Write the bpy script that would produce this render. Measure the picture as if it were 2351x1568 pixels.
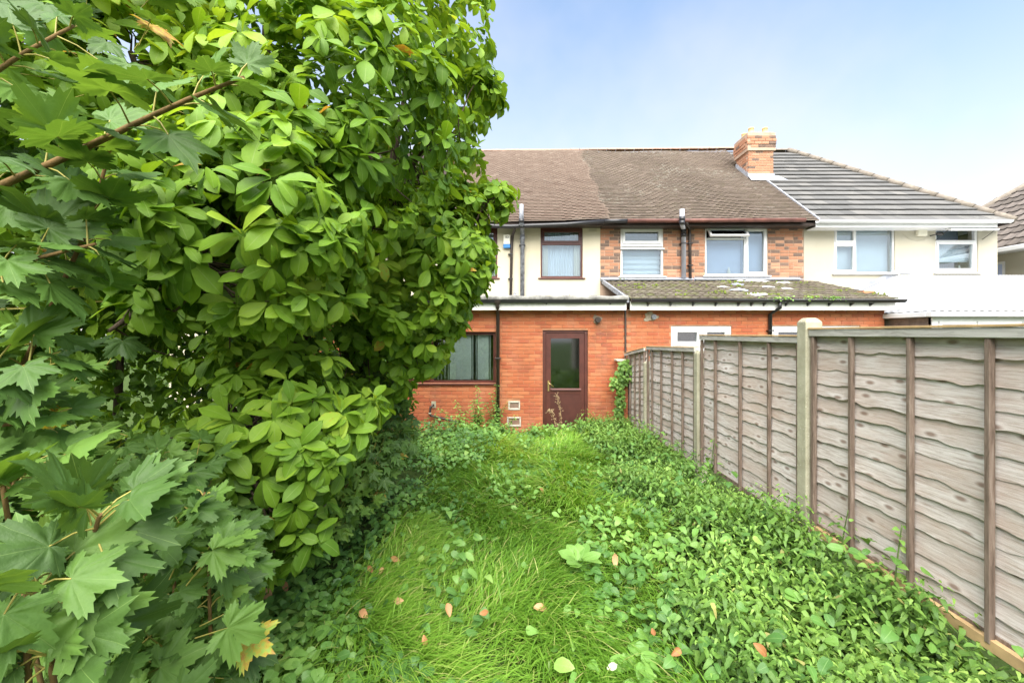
import bpy, math, random
import numpy as np
from mathutils import Vector, Matrix

random.seed(7)
rng = np.random.default_rng(11)
for o in list(bpy.data.objects):
    bpy.data.objects.remove(o)
scene = bpy.context.scene
COL = scene.collection
R = math.radians

# ------------------------------------------------------------------ camera, sky, sun, exposure
CAMZ = 1.65
FV, VX, VY = 960.0, 1188.0, 766.0          # focal length and vanishing point, in units of a 2351 px wide frame
cam = bpy.data.cameras.new('camera')
cam.sensor_width = 36.0
cam.lens = 36.0 * FV / 2351.0
cam.shift_x = -(VX - 1175.5) / 2351.0
cam.shift_y = -(784.0 - VY) / 2351.0
cam.clip_start, cam.clip_end = 0.05, 1000
camo = bpy.data.objects.new('camera', cam)
COL.objects.link(camo)
camo.location = (0, 0, CAMZ)
camo.rotation_euler = (R(90), 0, 0)
scene.camera = camo

SUN_DIR = Vector((-0.06, -0.55, 0.83)).normalized()
elev = math.asin(SUN_DIR.z)
azim = math.atan2(SUN_DIR.x, SUN_DIR.y)
world = bpy.data.worlds.new('World')
scene.world = world
world.use_nodes = True
wn, wl = world.node_tree.nodes, world.node_tree.links
wn.clear()
wout = wn.new('ShaderNodeOutputWorld')
bg = wn.new('ShaderNodeBackground')
sky = wn.new('ShaderNodeTexSky')
sky.sky_type = 'NISHITA'
sky.sun_disc = False
sky.sun_elevation = elev
sky.sun_rotation = azim
sky.air_density, sky.dust_density, sky.ozone_density = 1.6, 0.35, 3.0
# thin high cloud: the same veil all round, a little broken up, thicker towards the horizon
tc = wn.new('ShaderNodeTexCoord')
sep = wn.new('ShaderNodeSeparateXYZ')
wl.new(tc.outputs['Generated'], sep.inputs[0])
nz = wn.new('ShaderNodeTexNoise')
nz.inputs['Scale'].default_value = 2.1
nz.inputs['Detail'].default_value = 5
nz.inputs['Roughness'].default_value = 0.55
wl.new(tc.outputs['Generated'], nz.inputs['Vector'])
mr = wn.new('ShaderNodeMapRange')
mr.inputs['From Min'].default_value, mr.inputs['From Max'].default_value = 0.0, 0.62
mr.inputs['To Min'].default_value, mr.inputs['To Max'].default_value = 0.92, 0.06
wl.new(sep.outputs['Z'], mr.inputs['Value'])
mr2 = wn.new('ShaderNodeMapRange')
mr2.inputs['From Min'].default_value, mr2.inputs['From Max'].default_value = 0.35, 0.7
mr2.inputs['To Min'].default_value, mr2.inputs['To Max'].default_value = -0.10, 0.22
wl.new(nz.outputs['Fac'], mr2.inputs['Value'])
addn = wn.new('ShaderNodeMath'); addn.operation = 'ADD'; addn.use_clamp = True
wl.new(mr.outputs[0], addn.inputs[0]); wl.new(mr2.outputs[0], addn.inputs[1])
mix = wn.new('ShaderNodeMix'); mix.data_type = 'RGBA'
mix.inputs['B'].default_value = (4.35, 4.15, 4.35, 1)
wl.new(addn.outputs[0], mix.inputs['Factor'])
wl.new(sky.outputs[0], mix.inputs['A'])
wl.new(mix.outputs['Result'], bg.inputs['Color'])
bg.inputs['Strength'].default_value = 0.083
wl.new(bg.outputs[0], wout.inputs['Surface'])

sun = bpy.data.lights.new('sun', 'SUN')
sun.energy = 4.2
sun.angle = R(75)
sun.color = (1.0, 0.95, 0.87)
suno = bpy.data.objects.new('sun', sun)
COL.objects.link(suno)
suno.rotation_euler = SUN_DIR.to_track_quat('Z', 'Y').to_euler()

scene.view_settings.view_transform = 'Standard'
scene.view_settings.look = 'None'
scene.view_settings.exposure = 1.72
scene.view_settings.gamma = 1.0
scene.view_settings.use_curve_mapping = False
scene.render.engine = 'CYCLES'
scene.cycles.max_bounces = 7
scene.cycles.transparent_max_bounces = 8
scene.cycles.use_denoising = True


# ------------------------------------------------------------------ helpers
def P(x, y, d):
    """point at depth d (metres) seen at x, y of the 2351 px frame"""
    return Vector(((x - VX) * d / FV, d, CAMZ + (VY - y) * d / FV))


def PX(x, d): return (x - VX) * d / FV
def PZ(y, d): return CAMZ + (VY - y) * d / FV


def gz(x, y):
    """height of the garden"""
    z = -0.041 * np.clip(y, -2, 8.6)
    return z + 0.03 * np.sin(x * 2.1 + y * 1.3) + 0.025 * np.sin(y * 2.9 - x * 1.7)


class NT:
    def __init__(s, name):
        s.m = bpy.data.materials.new(name)
        s.m.use_nodes = True
        s.t = s.m.node_tree
        s.t.nodes.clear()
        s.out = s.t.nodes.new('ShaderNodeOutputMaterial')

    def n(s, typ, **kw):
        nd = s.t.nodes.new('ShaderNode' + typ)
        for k, v in kw.items():
            if k == 'inp':
                for a, b in v.items():
                    if hasattr(b, 'is_output'):
                        s.t.links.new(b, nd.inputs[a])
                    else:
                        nd.inputs[a].default_value = b
            else:
                setattr(nd, k, v)
        return nd

    def ramp(s, fac, stops, interp='LINEAR'):
        r = s.n('ValToRGB', inp={'Fac': fac})
        cr = r.color_ramp
        cr.interpolation = interp
        while len(cr.elements) < len(stops):
            cr.elements.new(0.5)
        for e, (p, c) in zip(cr.elements, stops):
            e.position = p
            e.color = (*c, 1) if len(c) == 3 else c
        return r.outputs['Color']

    def math(s, op, a, b=0.0, c=None, clamp=False):
        nd = s.n('Math', operation=op, use_clamp=clamp)
        for i, v in enumerate((a, b, c)):
            if v is None:
                continue
            if hasattr(v, 'is_output'):
                s.t.links.new(v, nd.inputs[i])
            else:
                nd.inputs[i].default_value = v
        return nd.outputs[0]

    def mix(s, fac, a, b, mode='MIX'):
        nd = s.n('Mix', data_type='RGBA', blend_type=mode)
        for k, v in (('Factor', fac), ('A', a), ('B', b)):
            if hasattr(v, 'is_output'):
                s.t.links.new(v, nd.inputs[k])
            elif k == 'Factor':
                nd.inputs[k].default_value = v
            else:
                nd.inputs[k].default_value = (*v, 1)
        return nd.outputs['Result']

    def noise(s, scale, detail=3, rough=0.55, vec=None, dist=0.0):
        i = {'Scale': scale, 'Detail': detail, 'Roughness': rough, 'Distortion': dist}
        if vec is not None:
            i['Vector'] = vec
        return s.n('TexNoise', inp=i).outputs['Fac']

    def pos(s, scale=(1, 1, 1), loc=(0, 0, 0)):
        g = s.n('NewGeometry').outputs['Position']
        return s.n('Mapping', inp={'Vector': g, 'Scale': scale, 'Location': loc}).outputs[0]

    def obj(s, scale=(1, 1, 1)):
        g = s.n('TexCoord').outputs['Object']
        r = s.n('ObjectInfo').outputs['Random']
        off = s.n('CombineXYZ', inp={'X': s.math('MULTIPLY', r, 37.0), 'Y': s.math('MULTIPLY', r, 91.0), 'Z': s.math('MULTIPLY', r, 53.0)}).outputs[0]
        m = s.n('Mapping', inp={'Vector': g, 'Scale': scale}).outputs[0]
        return s.n('VectorMath', operation='ADD', inp={0: m, 1: off}).outputs[0]

    def tint(s, src):
        if src == 'obj':
            c = s.n('ObjectInfo').outputs['Color']
            return s.n('SeparateColor', inp={'Color': c}).outputs[0]
        return s.n('Attribute', attribute_name='tint').outputs['Fac']

    def bump(s, h, strength=0.3, dist=0.01):
        return s.n('Bump', inp={'Height': h, 'Strength': strength, 'Distance': dist}).outputs[0]

    def princ(s, col, rough=0.7, spec=0.4, metal=0.0, normal=None):
        i = {'Base Color': col if hasattr(col, 'is_output') else (*col, 1), 'Roughness': rough, 'Metallic': metal, 'Specular IOR Level': spec}
        if normal is not None:
            i['Normal'] = normal
        return s.n('BsdfPrincipled', inp=i).outputs[0]

    def done(s, sh):
        s.t.links.new(sh, s.out.inputs['Surface'])
        return s.m


def simple(name, col, rough=0.6, spec=0.4, var=0.25, scale=6.0, bump=0.15, metal=0.0, dirt=None):
    t = NT(name)
    v = t.pos()
    f = t.noise(scale, 5, 0.6, v)
    f2 = t.noise(scale * 9, 3, 0.6, v)
    lo = tuple(c * (1 - var) for c in col)
    hi = tuple(min(1, c * (1 + var * 0.6)) for c in col)
    c = t.ramp(f, [(0.3, lo), (0.7, hi)])
    if dirt:
        d = t.noise(scale * 0.7, 6, 0.7, t.pos((1, 1, 0.35), (3, 1, 7)))
        c = t.mix(t.ramp(d, [(0.5, (0, 0, 0)), (0.75, (1, 1, 1))]), c, dirt)
    return t.done(t.princ(c, rough, spec, metal, t.bump(f2, bump, 0.004) if bump else None))


class MB:
    """collects simple shapes for one mesh"""
    def __init__(s):
        s.v, s.f, s.sm = [], [], []

    def add(s, vs, fs, smooth=False):
        b = len(s.v)
        s.v += [tuple(v) for v in vs]
        s.f += [tuple(i + b for i in f) for f in fs]
        s.sm += [smooth] * len(fs)

    def box(s, x0, x1, y0, y1, z0, z1):
        s.add([(x0, y0, z0), (x1, y0, z0), (x1, y1, z0), (x0, y1, z0), (x0, y0, z1), (x1, y0, z1), (x1, y1, z1), (x0, y1, z1)],
              [(0, 3, 2, 1), (4, 5, 6, 7), (0, 1, 5, 4), (1, 2, 6, 5), (2, 3, 7, 6), (3, 0, 4, 7)])

    def hexa(s, pts):
        s.add(pts, [(0, 3, 2, 1), (4, 5, 6, 7), (0, 1, 5, 4), (1, 2, 6, 5), (2, 3, 7, 6), (3, 0, 4, 7)])

    def quad(s, a, b, c, d):
        s.add([a, b, c, d], [(0, 1, 2, 3)])

    def tube(s, pts, rad, n=10, cap=True):
        pts = [Vector(p) for p in pts]
        if not hasattr(rad, '__len__'):
            rad = [rad] * len(pts)
        b = len(s.v)
        prev = None
        for i, p in enumerate(pts):
            d = (pts[min(i + 1, len(pts) - 1)] - pts[max(i - 1, 0)]).normalized()
            if prev is None:
                a = d.orthogonal().normalized()
            else:
                a = (prev - d * prev.dot(d)).normalized()
            prev = a
            c = d.cross(a)
            for k in range(n):
                t = 2 * math.pi * k / n
                s.v.append(tuple(p + (a * math.cos(t) + c * math.sin(t)) * rad[i]))
        for i in range(len(pts) - 1):
            for k in range(n):
                k2 = (k + 1) % n
                s.f.append((b + i * n + k, b + i * n + k2, b + (i + 1) * n + k2, b + (i + 1) * n + k))
                s.sm.append(True)
        if cap:
            s.f.append(tuple(b + k for k in range(n))[::-1]); s.sm.append(False)
            e = b + (len(pts) - 1) * n
            s.f.append(tuple(e + k for k in range(n))); s.sm.append(False)

    def lathe(s, cx, cy, prof, n=14, x=1.0):
        b = len(s.v)
        for r, z in prof:
            for k in range(n):
                t = 2 * math.pi * k / n
                s.v.append((cx + r * math.cos(t), cy + r * math.sin(t), z))
        for i in range(len(prof) - 1):
            for k in range(n):
                k2 = (k + 1) % n
                s.f.append((b + i * n + k, b + i * n + k2, b + (i + 1) * n + k2, b + (i + 1) * n + k)); s.sm.append(True)

    def prism(s, poly, axis, a, b):
        """poly in the two other axes, swept along axis from a to b"""
        def pt(u, v, w):
            return {'x': (w, u, v), 'y': (u, w, v), 'z': (u, v, w)}[axis]
        n = len(poly)
        vs = [pt(u, v, a) for u, v in poly] + [pt(u, v, b) for u, v in poly]
        fs = [tuple(range(n))[::-1], tuple(range(n, 2 * n))] + [(i, (i + 1) % n, n + (i + 1) % n, n + i) for i in range(n)]
        s.add(vs, fs)

    def mesh(s, name):
        me = bpy.data.meshes.new(name)
        me.from_pydata(s.v, [], s.f)
        me.polygons.foreach_set('use_smooth', s.sm)
        me.update()
        return me


def parent_to(o, p):
    o.parent = p
    if p is not None and p.type == 'EMPTY':
        o.matrix_parent_inverse = Matrix.Translation(-p.location)


def obj(name, mb, mat, parent=None, bevel=0.0):
    me = mb.mesh(name) if isinstance(mb, MB) else mb
    if mat is not None and not me.materials:
        me.materials.append(mat)
    o = bpy.data.objects.new(name, me)
    COL.objects.link(o)
    if parent is not None:
        parent_to(o, parent)
    if bevel:
        b = o.modifiers.new('bevel', 'BEVEL')
        b.width = bevel; b.segments = 2; b.limit_method = 'ANGLE'
    return o


def thing(name, label, cat, loc=(0, 0, 0), group=None):
    o = bpy.data.objects.new(name, None)
    COL.objects.link(o)
    o.location = loc
    o.empty_display_size = 0.2
    return tag(o, label, cat, group)


def tag(o, label, cat, group=None, kind=None):
    o['label'] = label
    o['category'] = cat
    if group:
        o['group'] = group
    if kind:
        o['kind'] = kind
    return o


# -------- many copies of a small template: the first few as objects, the rest in one mesh
def bulk_mesh(name, V, F, pos, rot, scl, tint, vein=None, smooth=True):
    """V (n,3) F (m,3); pos (N,3) rot (N,3,3) scl (N,) or (N,3)"""
    N, n = len(pos), len(V)
    scl = np.asarray(scl, float)
    if scl.ndim == 1:
        scl = np.repeat(scl[:, None], 3, 1)
    W = np.einsum('nij,nvj->nvi', rot, V[None] * scl[:, None, :]) + pos[:, None, :]
    W = W.reshape(-1, 3)
    FF = (F[None] + (np.arange(N) * n)[:, None, None]).reshape(-1, 3)
    me = bpy.data.meshes.new(name)
    me.vertices.add(len(W)); me.vertices.foreach_set('co', W.astype(np.float32).ravel())
    me.loops.add(FF.size); me.loops.foreach_set('vertex_index', FF.astype(np.int32).ravel())
    me.polygons.add(len(FF))
    me.polygons.foreach_set('loop_start', (np.arange(len(FF)) * 3).astype(np.int32))
    me.polygons.foreach_set('loop_total', np.full(len(FF), 3, np.int32))
    me.polygons.foreach_set('use_smooth', np.full(len(FF), smooth))
    a = me.attributes.new('tint', 'FLOAT', 'POINT')
    a.data.foreach_set('value', np.repeat(np.asarray(tint, np.float32), n))
    if vein is not None:
        a = me.attributes.new('vein', 'FLOAT', 'POINT')
        a.data.foreach_set('value', np.tile(vein.astype(np.float32), N))
    me.update(calc_edges=True)
    return me


def tmpl_mesh(name, V, F, vein=None, smooth=True):
    me = bpy.data.meshes.new(name)
    me.from_pydata([tuple(v) for v in V], [], [tuple(int(i) for i in f) for f in F])
    me.polygons.foreach_set('use_smooth', [smooth] * len(F))
    if vein is not None:
        a = me.attributes.new('vein', 'FLOAT', 'POINT')
        a.data.foreach_set('value', vein.astype(np.float32))
    me.update()
    return me


def join_meshes(name, meshes):
    """concatenate triangle meshes that carry tint / vein"""
    vs, fs, ts, ve, b = [], [], [], [], 0
    for me in meshes:
        n = len(me.vertices)
        co = np.empty(n * 3, np.float32); me.vertices.foreach_get('co', co)
        li = np.empty(len(me.loops), np.int32); me.loops.foreach_get('vertex_index', li)
        t = np.zeros(n, np.float32); me.attributes['tint'].data.foreach_get('value', t)
        w = np.zeros(n, np.float32)
        if 'vein' in me.attributes:
            me.attributes['vein'].data.foreach_get('value', w)
        vs.append(co.reshape(-1, 3)); fs.append(li.reshape(-1, 3) + b); ts.append(t); ve.append(w)
        b += n
        bpy.data.meshes.remove(me)
    W, FF = np.concatenate(vs), np.concatenate(fs)
    me = bpy.data.meshes.new(name)
    me.vertices.add(len(W)); me.vertices.foreach_set('co', W.ravel())
    me.loops.add(FF.size); me.loops.foreach_set('vertex_index', FF.astype(np.int32).ravel())
    me.polygons.add(len(FF))
    me.polygons.foreach_set('loop_start', (np.arange(len(FF)) * 3).astype(np.int32))
    me.polygons.foreach_set('loop_total', np.full(len(FF), 3, np.int32))
    me.polygons.foreach_set('use_smooth', np.ones(len(FF), bool))
    for nm, arr in (('tint', np.concatenate(ts)), ('vein', np.concatenate(ve))):
        a = me.attributes.new(nm, 'FLOAT', 'POINT'); a.data.foreach_set('value', arr)
    me.update(calc_edges=True)
    return me


def scatter(parent, templates, pos, rot, scl, tint, part, rest, mat_obj, mat_rest, n_parts=300, order=None, smooth=True):
    """templates: list of (V,F,vein)"""
    N = len(pos)
    which = rng.integers(0, len(templates), N)
    if order is None:
        order = np.arange(N)
    first = set(order[:n_parts].tolist())
    protos = []
    for V, F, ve in templates:
        me = tmpl_mesh(part, V, F, ve, smooth)
        me.materials.append(mat_obj)
        protos.append(me)
    scl = np.asarray(scl, float)
    for i in order[:n_parts]:
        o = bpy.data.objects.new(part, protos[which[i]])
        COL.objects.link(o)
        s = scl[i] if scl.ndim == 2 else (scl[i],) * 3
        m = Matrix([list(rot[i][0]) + [0], list(rot[i][1]) + [0], list(rot[i][2]) + [0], [0, 0, 0, 1]]) @ Matrix.Diagonal((*s, 1))
        m.translation = Vector(pos[i])
        parent_to(o, parent)
        o.matrix_basis = m
        o.color = (float(tint[i]), 0, 0, 1)
    left = np.array([i for i in range(N) if i not in first], int)
    if len(left):
        ms = []
        for k, (V, F, ve) in enumerate(templates):
            ii = left[which[left] == k]
            if len(ii):
                ms.append(bulk_mesh(rest, V, F, pos[ii], rot[ii], scl[ii], tint[ii], ve, smooth))
        me = join_meshes(rest, ms) if len(ms) > 1 else ms[0]
        if not smooth:
            me.polygons.foreach_set('use_smooth', np.zeros(len(me.polygons), bool))
        me.materials.append(mat_rest)
        o = bpy.data.objects.new(rest, me)
        COL.objects.link(o)
        parent_to(o, parent)
        o['kind'] = 'stuff'
        return o


def frames(fwd, nrm):
    """rotation matrices with columns (side, fwd, normal)"""
    f = fwd / np.linalg.norm(fwd, axis=1, keepdims=True)
    n = nrm - f * np.sum(nrm * f, 1, keepdims=True)
    n /= np.maximum(np.linalg.norm(n, axis=1, keepdims=True), 1e-6)
    x = np.cross(f, n)
    return np.stack([x, f, n], 2)


def proj(p):
    p = np.asarray(p)
    d = np.maximum(p[:, 1], 0.05)
    return VX + p[:, 0] * FV / d, VY - (p[:, 2] - CAMZ) * FV / d


def inpoly(x, y, poly):
    r = np.zeros(len(x), bool)
    j = len(poly) - 1
    for i in range(len(poly)):
        xi, yi = poly[i]; xj, yj = poly[j]
        c = ((yi > y) != (yj > y))
        with np.errstate(divide='ignore', invalid='ignore'):
            r ^= c & (x < (xj - xi) * (y - yi) / ((yj - yi) if yj != yi else 1e-9) + xi)
        j = i
    return r


def front_order(pos, size, cell=16.0):
    """indices, those that show largest first: in the frame and near the front of what stands there"""
    x, y = proj(pos)
    d = np.linalg.norm(pos - np.array([0, 0, CAMZ]), axis=1)
    ins = (x > 0) & (x < 2351) & (y > 0) & (y < 1568) & (pos[:, 1] > 0.3)
    key = (np.floor(x / cell).astype(int) * 4000 + np.floor(y / cell).astype(int))
    best = {}
    for k, dd, i in zip(key, d, ins):
        if i and (k not in best or dd < best[k]):
            best[k] = dd
    near = np.array([best.get(k, 0) + 0.02 >= dd if i else False for k, dd, i in zip(key, d, ins)])
    score = size / d * np.where(ins, 1, 1e-3) * np.where(near, 1.0, 0.05)
    return np.argsort(-score)


# ------------------------------------------------------------------ leaf templates
def leaf_grid(ts, ws, fold=0.25, droop=0.25, wave=0.0, ph=0.0):
    V, ve = [], []
    for i, (t, w) in enumerate(zip(ts, ws)):
        for s in (-1, 0, 1):
            z = -droop * t * t + fold * abs(s) * w + wave * s * math.sin(t * 9 + ph) * w
            V.append((s * w, t - 0.06 * abs(s) * (1 if i else 0), z)); ve.append(1.0 if s == 0 else 0.0)
    F = []
    for i in range(len(ts) - 1):
        for c in range(2):
            a = i * 3 + c
            F += [(a, a + 1, a + 4), (a, a + 4, a + 3)]
    return np.array(V, float), np.array(F, int), np.array(ve, float)


def palmate(lobes, n=31, sinus=0.42, teeth=0.06, droop=0.22, rings=(0.5, 1.0), cup=0.06, seed=0):
    rg = random.Random(seed)
    V, ve = [(0, 0, 0)], [1.0]
    amax = 150
    axis = [a for a, _ in lobes]
    angs = sorted(set(list(np.linspace(-amax, amax, n)) + [float(a) for a in axis]))
    def rad(a):
        r = 0.16
        for la, lr in lobes:
            q = min(1.0, abs(a - la) / 26.0)
            v_ = lr * (sinus + (1 - sinus) * (1 - q) ** 1.15)
            if abs(a - la) > 26:
                v_ *= max(0.45, 1 - (abs(a - la) - 26) / 40.0)
            r = max(r, v_)
        return r
    rs = []
    for k, a in enumerate(angs):
        r = rad(a)
        onax = any(abs(a - x) < 0.01 for x in axis)
        if not onax:
            tt_ = teeth * (1 if k % 2 else -1) * rg.uniform(0.4, 1.5)
        else:
            tt_ = 0
        rs.append((a, r, onax, 1 + tt_))
    m = len(rs)
    for q in rings:
        for a, r, onax, tt_ in rs:
            t = R(a)
            r = r * tt_ if q > .99 else r
            x, y = math.sin(t) * r * q, math.cos(t) * r * q
            z = -droop * (r * q) ** 2 + (0 if onax else cup * r * q) + 0.02 * math.sin(7 * t + seed) + .035 * math.sin(6 * x + seed * 2.1) + .03 * math.sin(7.5 * y + seed)
            V.append((x, y, z)); ve.append(1.0 if onax else 0.0)
    F = []
    for k in range(m - 1):
        F.append((0, 1 + k + 1, 1 + k))
        for q in range(len(rings) - 1):
            a, b = 1 + q * m + k, 1 + (q + 1) * m + k
            F += [(a, a + 1, b + 1), (a, b + 1, b)]
    V = np.array(V, float)
    return V, np.array(F, int), np.array(ve, float)


MAG = [leaf_grid([0, .12, .35, .6, .82, .94, 1.0], [.015, .07, .19, .27, .23, .11, .0], f, d, w, p)
       for f, d, w, p in ((.30, .30, .06, 0), (.15, .45, .10, 2), (.45, .15, .05, 1), (.22, .6, .08, 4))]
SYC = [palmate([(0, 1.0), (48, .90), (-48, .90), (105, .58), (-105, .58)], 61, .56, .085, d, (0.35, 0.7, 1.0), c, s)
       for d, c, s in ((.14, .03, 1), (.25, .06, 2), (.06, .01, 3))]
SYCL = [palmate([(0, 1.0), (50, .88), (-50, .88), (108, .5), (-108, .5)], 27, .54, .10, d, (1.0,), c, s)
        for d, c, s in ((.25, .05, 4), (.35, .08, 5))]
NET = [leaf_grid([0, .12, .24, .36, .50, .66, .84, 1.0], [.05, .20, .175, .20, .145, .145, .075, .0], .22, d, .12, p) for d, p in ((.3, 0), (.5, 2), (.15, 4))]
HEART = [leaf_grid([-.12, .05, .3, .65, 1.0], [.16, .34, .36, .22, .0], .18, d, .10, p) for d, p in ((.2, 0), (.4, 3))]
OVAL = [leaf_grid([0, .15, .45, .75, .95, 1.0], [.03, .22, .32, .27, .12, .02], .2, d, .12, p) for d, p in ((.2, 1), (.4, 3))]


def leaf_mat(name, stops, src, trans=0.35, rough=0.42, vein_col=None, spec=0.35, vein_w=0.94):
    t = NT(name)
    tn = t.tint(src)
    g = t.noise(42, 5, 0.68, t.pos())
    f = t.math('ADD', tn, t.math('MULTIPLY', t.math('SUBTRACT', g, 0.5), 0.24), clamp=True)
    c = t.ramp(f, stops)
    if vein_col:
        v = t.n('Attribute', attribute_name='vein').outputs['Fac']
        vf = t.n('MapRange', inp={'Value': v, 'From Min': vein_w, 'From Max': 1.0, 'To Min': 0.0, 'To Max': 0.65}).outputs[0]
        c = t.mix(vf, c, vein_col)
    fine = t.noise(160, 2, 0.6, t.pos())
    nb = t.bump(fine, 0.25, 0.004)
    p = t.princ(c, rough, spec, 0, nb)
    tc_ = t.mix(1.0, c, (1.25, 1.1, 0.5), 'MULTIPLY')
    tr = t.n('BsdfTranslucent', inp={'Color': tc_}).outputs[0]
    ms = t.n('MixShader', inp={0: trans, 1: p, 2: tr}).outputs[0]
    return t.done(ms)


G_MAG = [(0.0, (.05, .115, .014)), (.35, (.11, .225, .02)), (.7, (.21, .36, .03)), (.95, (.34, .48, .05)), (.975, (.45, .36, .04)), (1.0, (.40, .19, .05))]
G_SYC = [(0.0, (.05, .105, .022)), (.4, (.10, .20, .035)), (.75, (.17, .30, .05)), (.95, (.27, .40, .07)), (.975, (.42, .36, .05)), (1.0, (.40, .22, .05))]
G_NET = [(0.0, (.07, .155, .026)), (.4, (.14, .27, .045)), (.8, (.23, .38, .07)), (.97, (.32, .46, .10)), (1.0, (.33, .30, .10))]
G_COV = [(0.0, (.07, .17, .035)), (.4, (.14, .29, .055)), (.8, (.22, .39, .08)), (1.0, (.32, .46, .11))]
M_MAG = {s: leaf_mat('magnolia_leaf_' + s, G_MAG, s, .40, .5, (.30, .42, .12), .25) for s in ('obj', 'attr')}
M_SYC = {s: leaf_mat('sycamore_leaf_' + s, G_SYC, s, .34, .55, (.28, .40, .12), vein_w=.9) for s in ('obj', 'attr')}
M_NET = {s: leaf_mat('nettle_leaf_' + s, G_NET, s, .30, .5, (.18, .34, .09)) for s in ('obj', 'attr')}
M_COV = {s: leaf_mat('cover_leaf_' + s, G_COV, s, .30, .42, (.26, .42, .14)) for s in ('obj', 'attr')}
M_GRASS = leaf_mat('grass_blade', [(0, (.07, .18, .012)), (.45, (.185, .37, .04)), (.8, (.285, .48, .07)), (.95, (.40, .52, .12)), (1, (.48, .46, .18))], 'attr', .42, .4)


def bark(name, c0, c1):
    t = NT(name)
    v = t.pos((1, 1, 0.25))
    f = t.noise(28, 6, 0.7, v, 0.6)
    c = t.ramp(f, [(0.3, c0), (0.7, c1)])
    return t.done(t.princ(c, 0.85, 0.2, 0, t.bump(f, 0.7, 0.01)))


M_BARK = bark('bark', (.035, .026, .018), (.13, .095, .065))
M_STEM = bark('green_stem', (.10, .07, .025), (.22, .13, .05))
M_PETIOLE = simple('petiole', (.34, .30, .07), .5, .3, .3, 20, 0)
M_WEEDSTEM = simple('weed_stem', (.10, .16, .04), .6, .3, .3, 20, 0)

# ------------------------------------------------------------------ masonry materials
xsoot, zsoot = PX(1382, 8.5), PZ(800, 8.5)


def brick_mat(name, stops, src, stain=(.10, .075, .05), efflo=0.25, stain_amt=.5):
    t = NT(name)
    tn = t.tint(src)
    g = t.noise(60, 4, .65, t.pos())
    f = t.math('ADD', tn, t.math('MULTIPLY', t.math('SUBTRACT', g, .5), .22), clamp=True)
    c = t.ramp(f, stops)
    big = t.noise(1.3, 6, .68, t.pos((1, 1, .8), (2, 0, 5)))
    c = t.mix(t.math('MULTIPLY', t.ramp(big, [(.52, (0, 0, 0)), (.75, (1, 1, 1))]), stain_amt), c, stain)
    ef = t.noise(2.1, 6, .7, t.pos((1, 1, .6), (9, 3, 1)))
    c = t.mix(t.math('MULTIPLY', t.ramp(ef, [(.5, (0, 0, 0)), (.72, (1, 1, 1))]), efflo), c, (.46, .30, .21))
    vd = t.n('VectorMath', operation='DISTANCE', inp={0: t.pos((1.6, 1, .8)), 1: (xsoot * 1.6, 8.5, zsoot * .8)}).outputs['Value']
    sn = t.noise(5, 6, .7, t.pos())
    sm = t.math('MULTIPLY', t.ramp(vd, [(.05, (1, 1, 1)), (.55, (0, 0, 0))]), t.ramp(sn, [(.42, (0, 0, 0)), (.6, (1, 1, 1))]))
    c = t.mix(t.math('MULTIPLY', sm, .75), c, (.09, .07, .055))
    fine = t.noise(220, 4, .7, t.pos())
    return t.done(t.princ(c, .88, .2, 0, t.bump(fine, .5, .004)))


RED = [(0, (.36, .10, .05)), (.3, (.405, .122, .054)), (.7, (.44, .142, .062)), (1, (.47, .175, .08))]
MIXB = [(0, (.14, .10, .08)), (.22, (.21, .14, .105)), (.30, (.36, .17, .10)), (.7, (.42, .205, .12)), (1, (.46, .26, .165))]
M_RED = {s: brick_mat('red_brick_' + s, RED, s) for s in ('obj', 'attr')}
M_MIXB = {s: brick_mat('mixed_brick_' + s, MIXB, s, efflo=.2, stain_amt=.2) for s in ('obj', 'attr')}
M_MORTAR = simple('red_mortar', (.46, .22, .12), .95, .1, .3, 5, .4)
M_MORTAR2 = simple('pale_mortar', (.46, .33, .24), .95, .1, .25, 5, .4)
M_CREAM = None
t = NT('cream_render')
v = t.pos()
base = t.ramp(t.noise(1.2, 6, .6, v), [(.3, (.53, .475, .34)), (.7, (.59, .54, .41))])
streak = t.noise(3.0, 6, .7, t.pos((3, 1, .25), (1, 4, 2)))
base = t.mix(t.math('MULTIPLY', t.ramp(streak, [(.55, (0, 0, 0)), (.8, (1, 1, 1))]), .35), base, (.45, .38, .25))
peb = t.n('TexVoronoi', inp={'Vector': v, 'Scale': 90.0}).outputs['Distance']
M_CREAM = t.done(t.princ(base, .92, .15, 0, t.bump(peb, .6, .006)))
t = NT('pale_render')
v = t.pos()
base = t.ramp(t.noise(1.0, 6, .6, v), [(.3, (.43, .395, .30)), (.7, (.475, .445, .355))])
peb = t.n('TexVoronoi', inp={'Vector': v, 'Scale': 80.0}).outputs['Distance']
streak = t.noise(3.0, 6, .7, t.pos((3, 1, .25), (6, 4, 2)))
base = t.mix(t.math('MULTIPLY', t.ramp(streak, [(.6, (0, 0, 0)), (.85, (1, 1, 1))]), .25), base, (.55, .50, .38))
M_PALE = t.done(t.princ(base, .92, .15, 0, t.bump(peb, .4, .005)))
M_UPVC = simple('white_plastic', (.70, .70, .685), .35, .45, .06, 3, 0)
M_FASCIA = simple('white_fascia', (.78, .77, .73), .4, .4, .08, 2, 0, dirt=(.52, .50, .44))
M_BROWN = simple('brown_plastic', (.088, .026, .018), .42, .45, .25, 8, .05)
M_BROWN2 = simple('brown_panel', (.075, .024, .018), .45, .4, .25, 6, .05)
M_BLACKP = simple('black_plastic', (.022, .021, .022), .38, .5, .3, 6, .05)
M_DARKP = simple('brown_black_pipe', (.05, .038, .032), .45, .4, .3, 6, .05)
M_SOIL = simple('flaking_grey_paint', (.27, .28, .31), .6, .3, .55, 14, .3)
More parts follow.
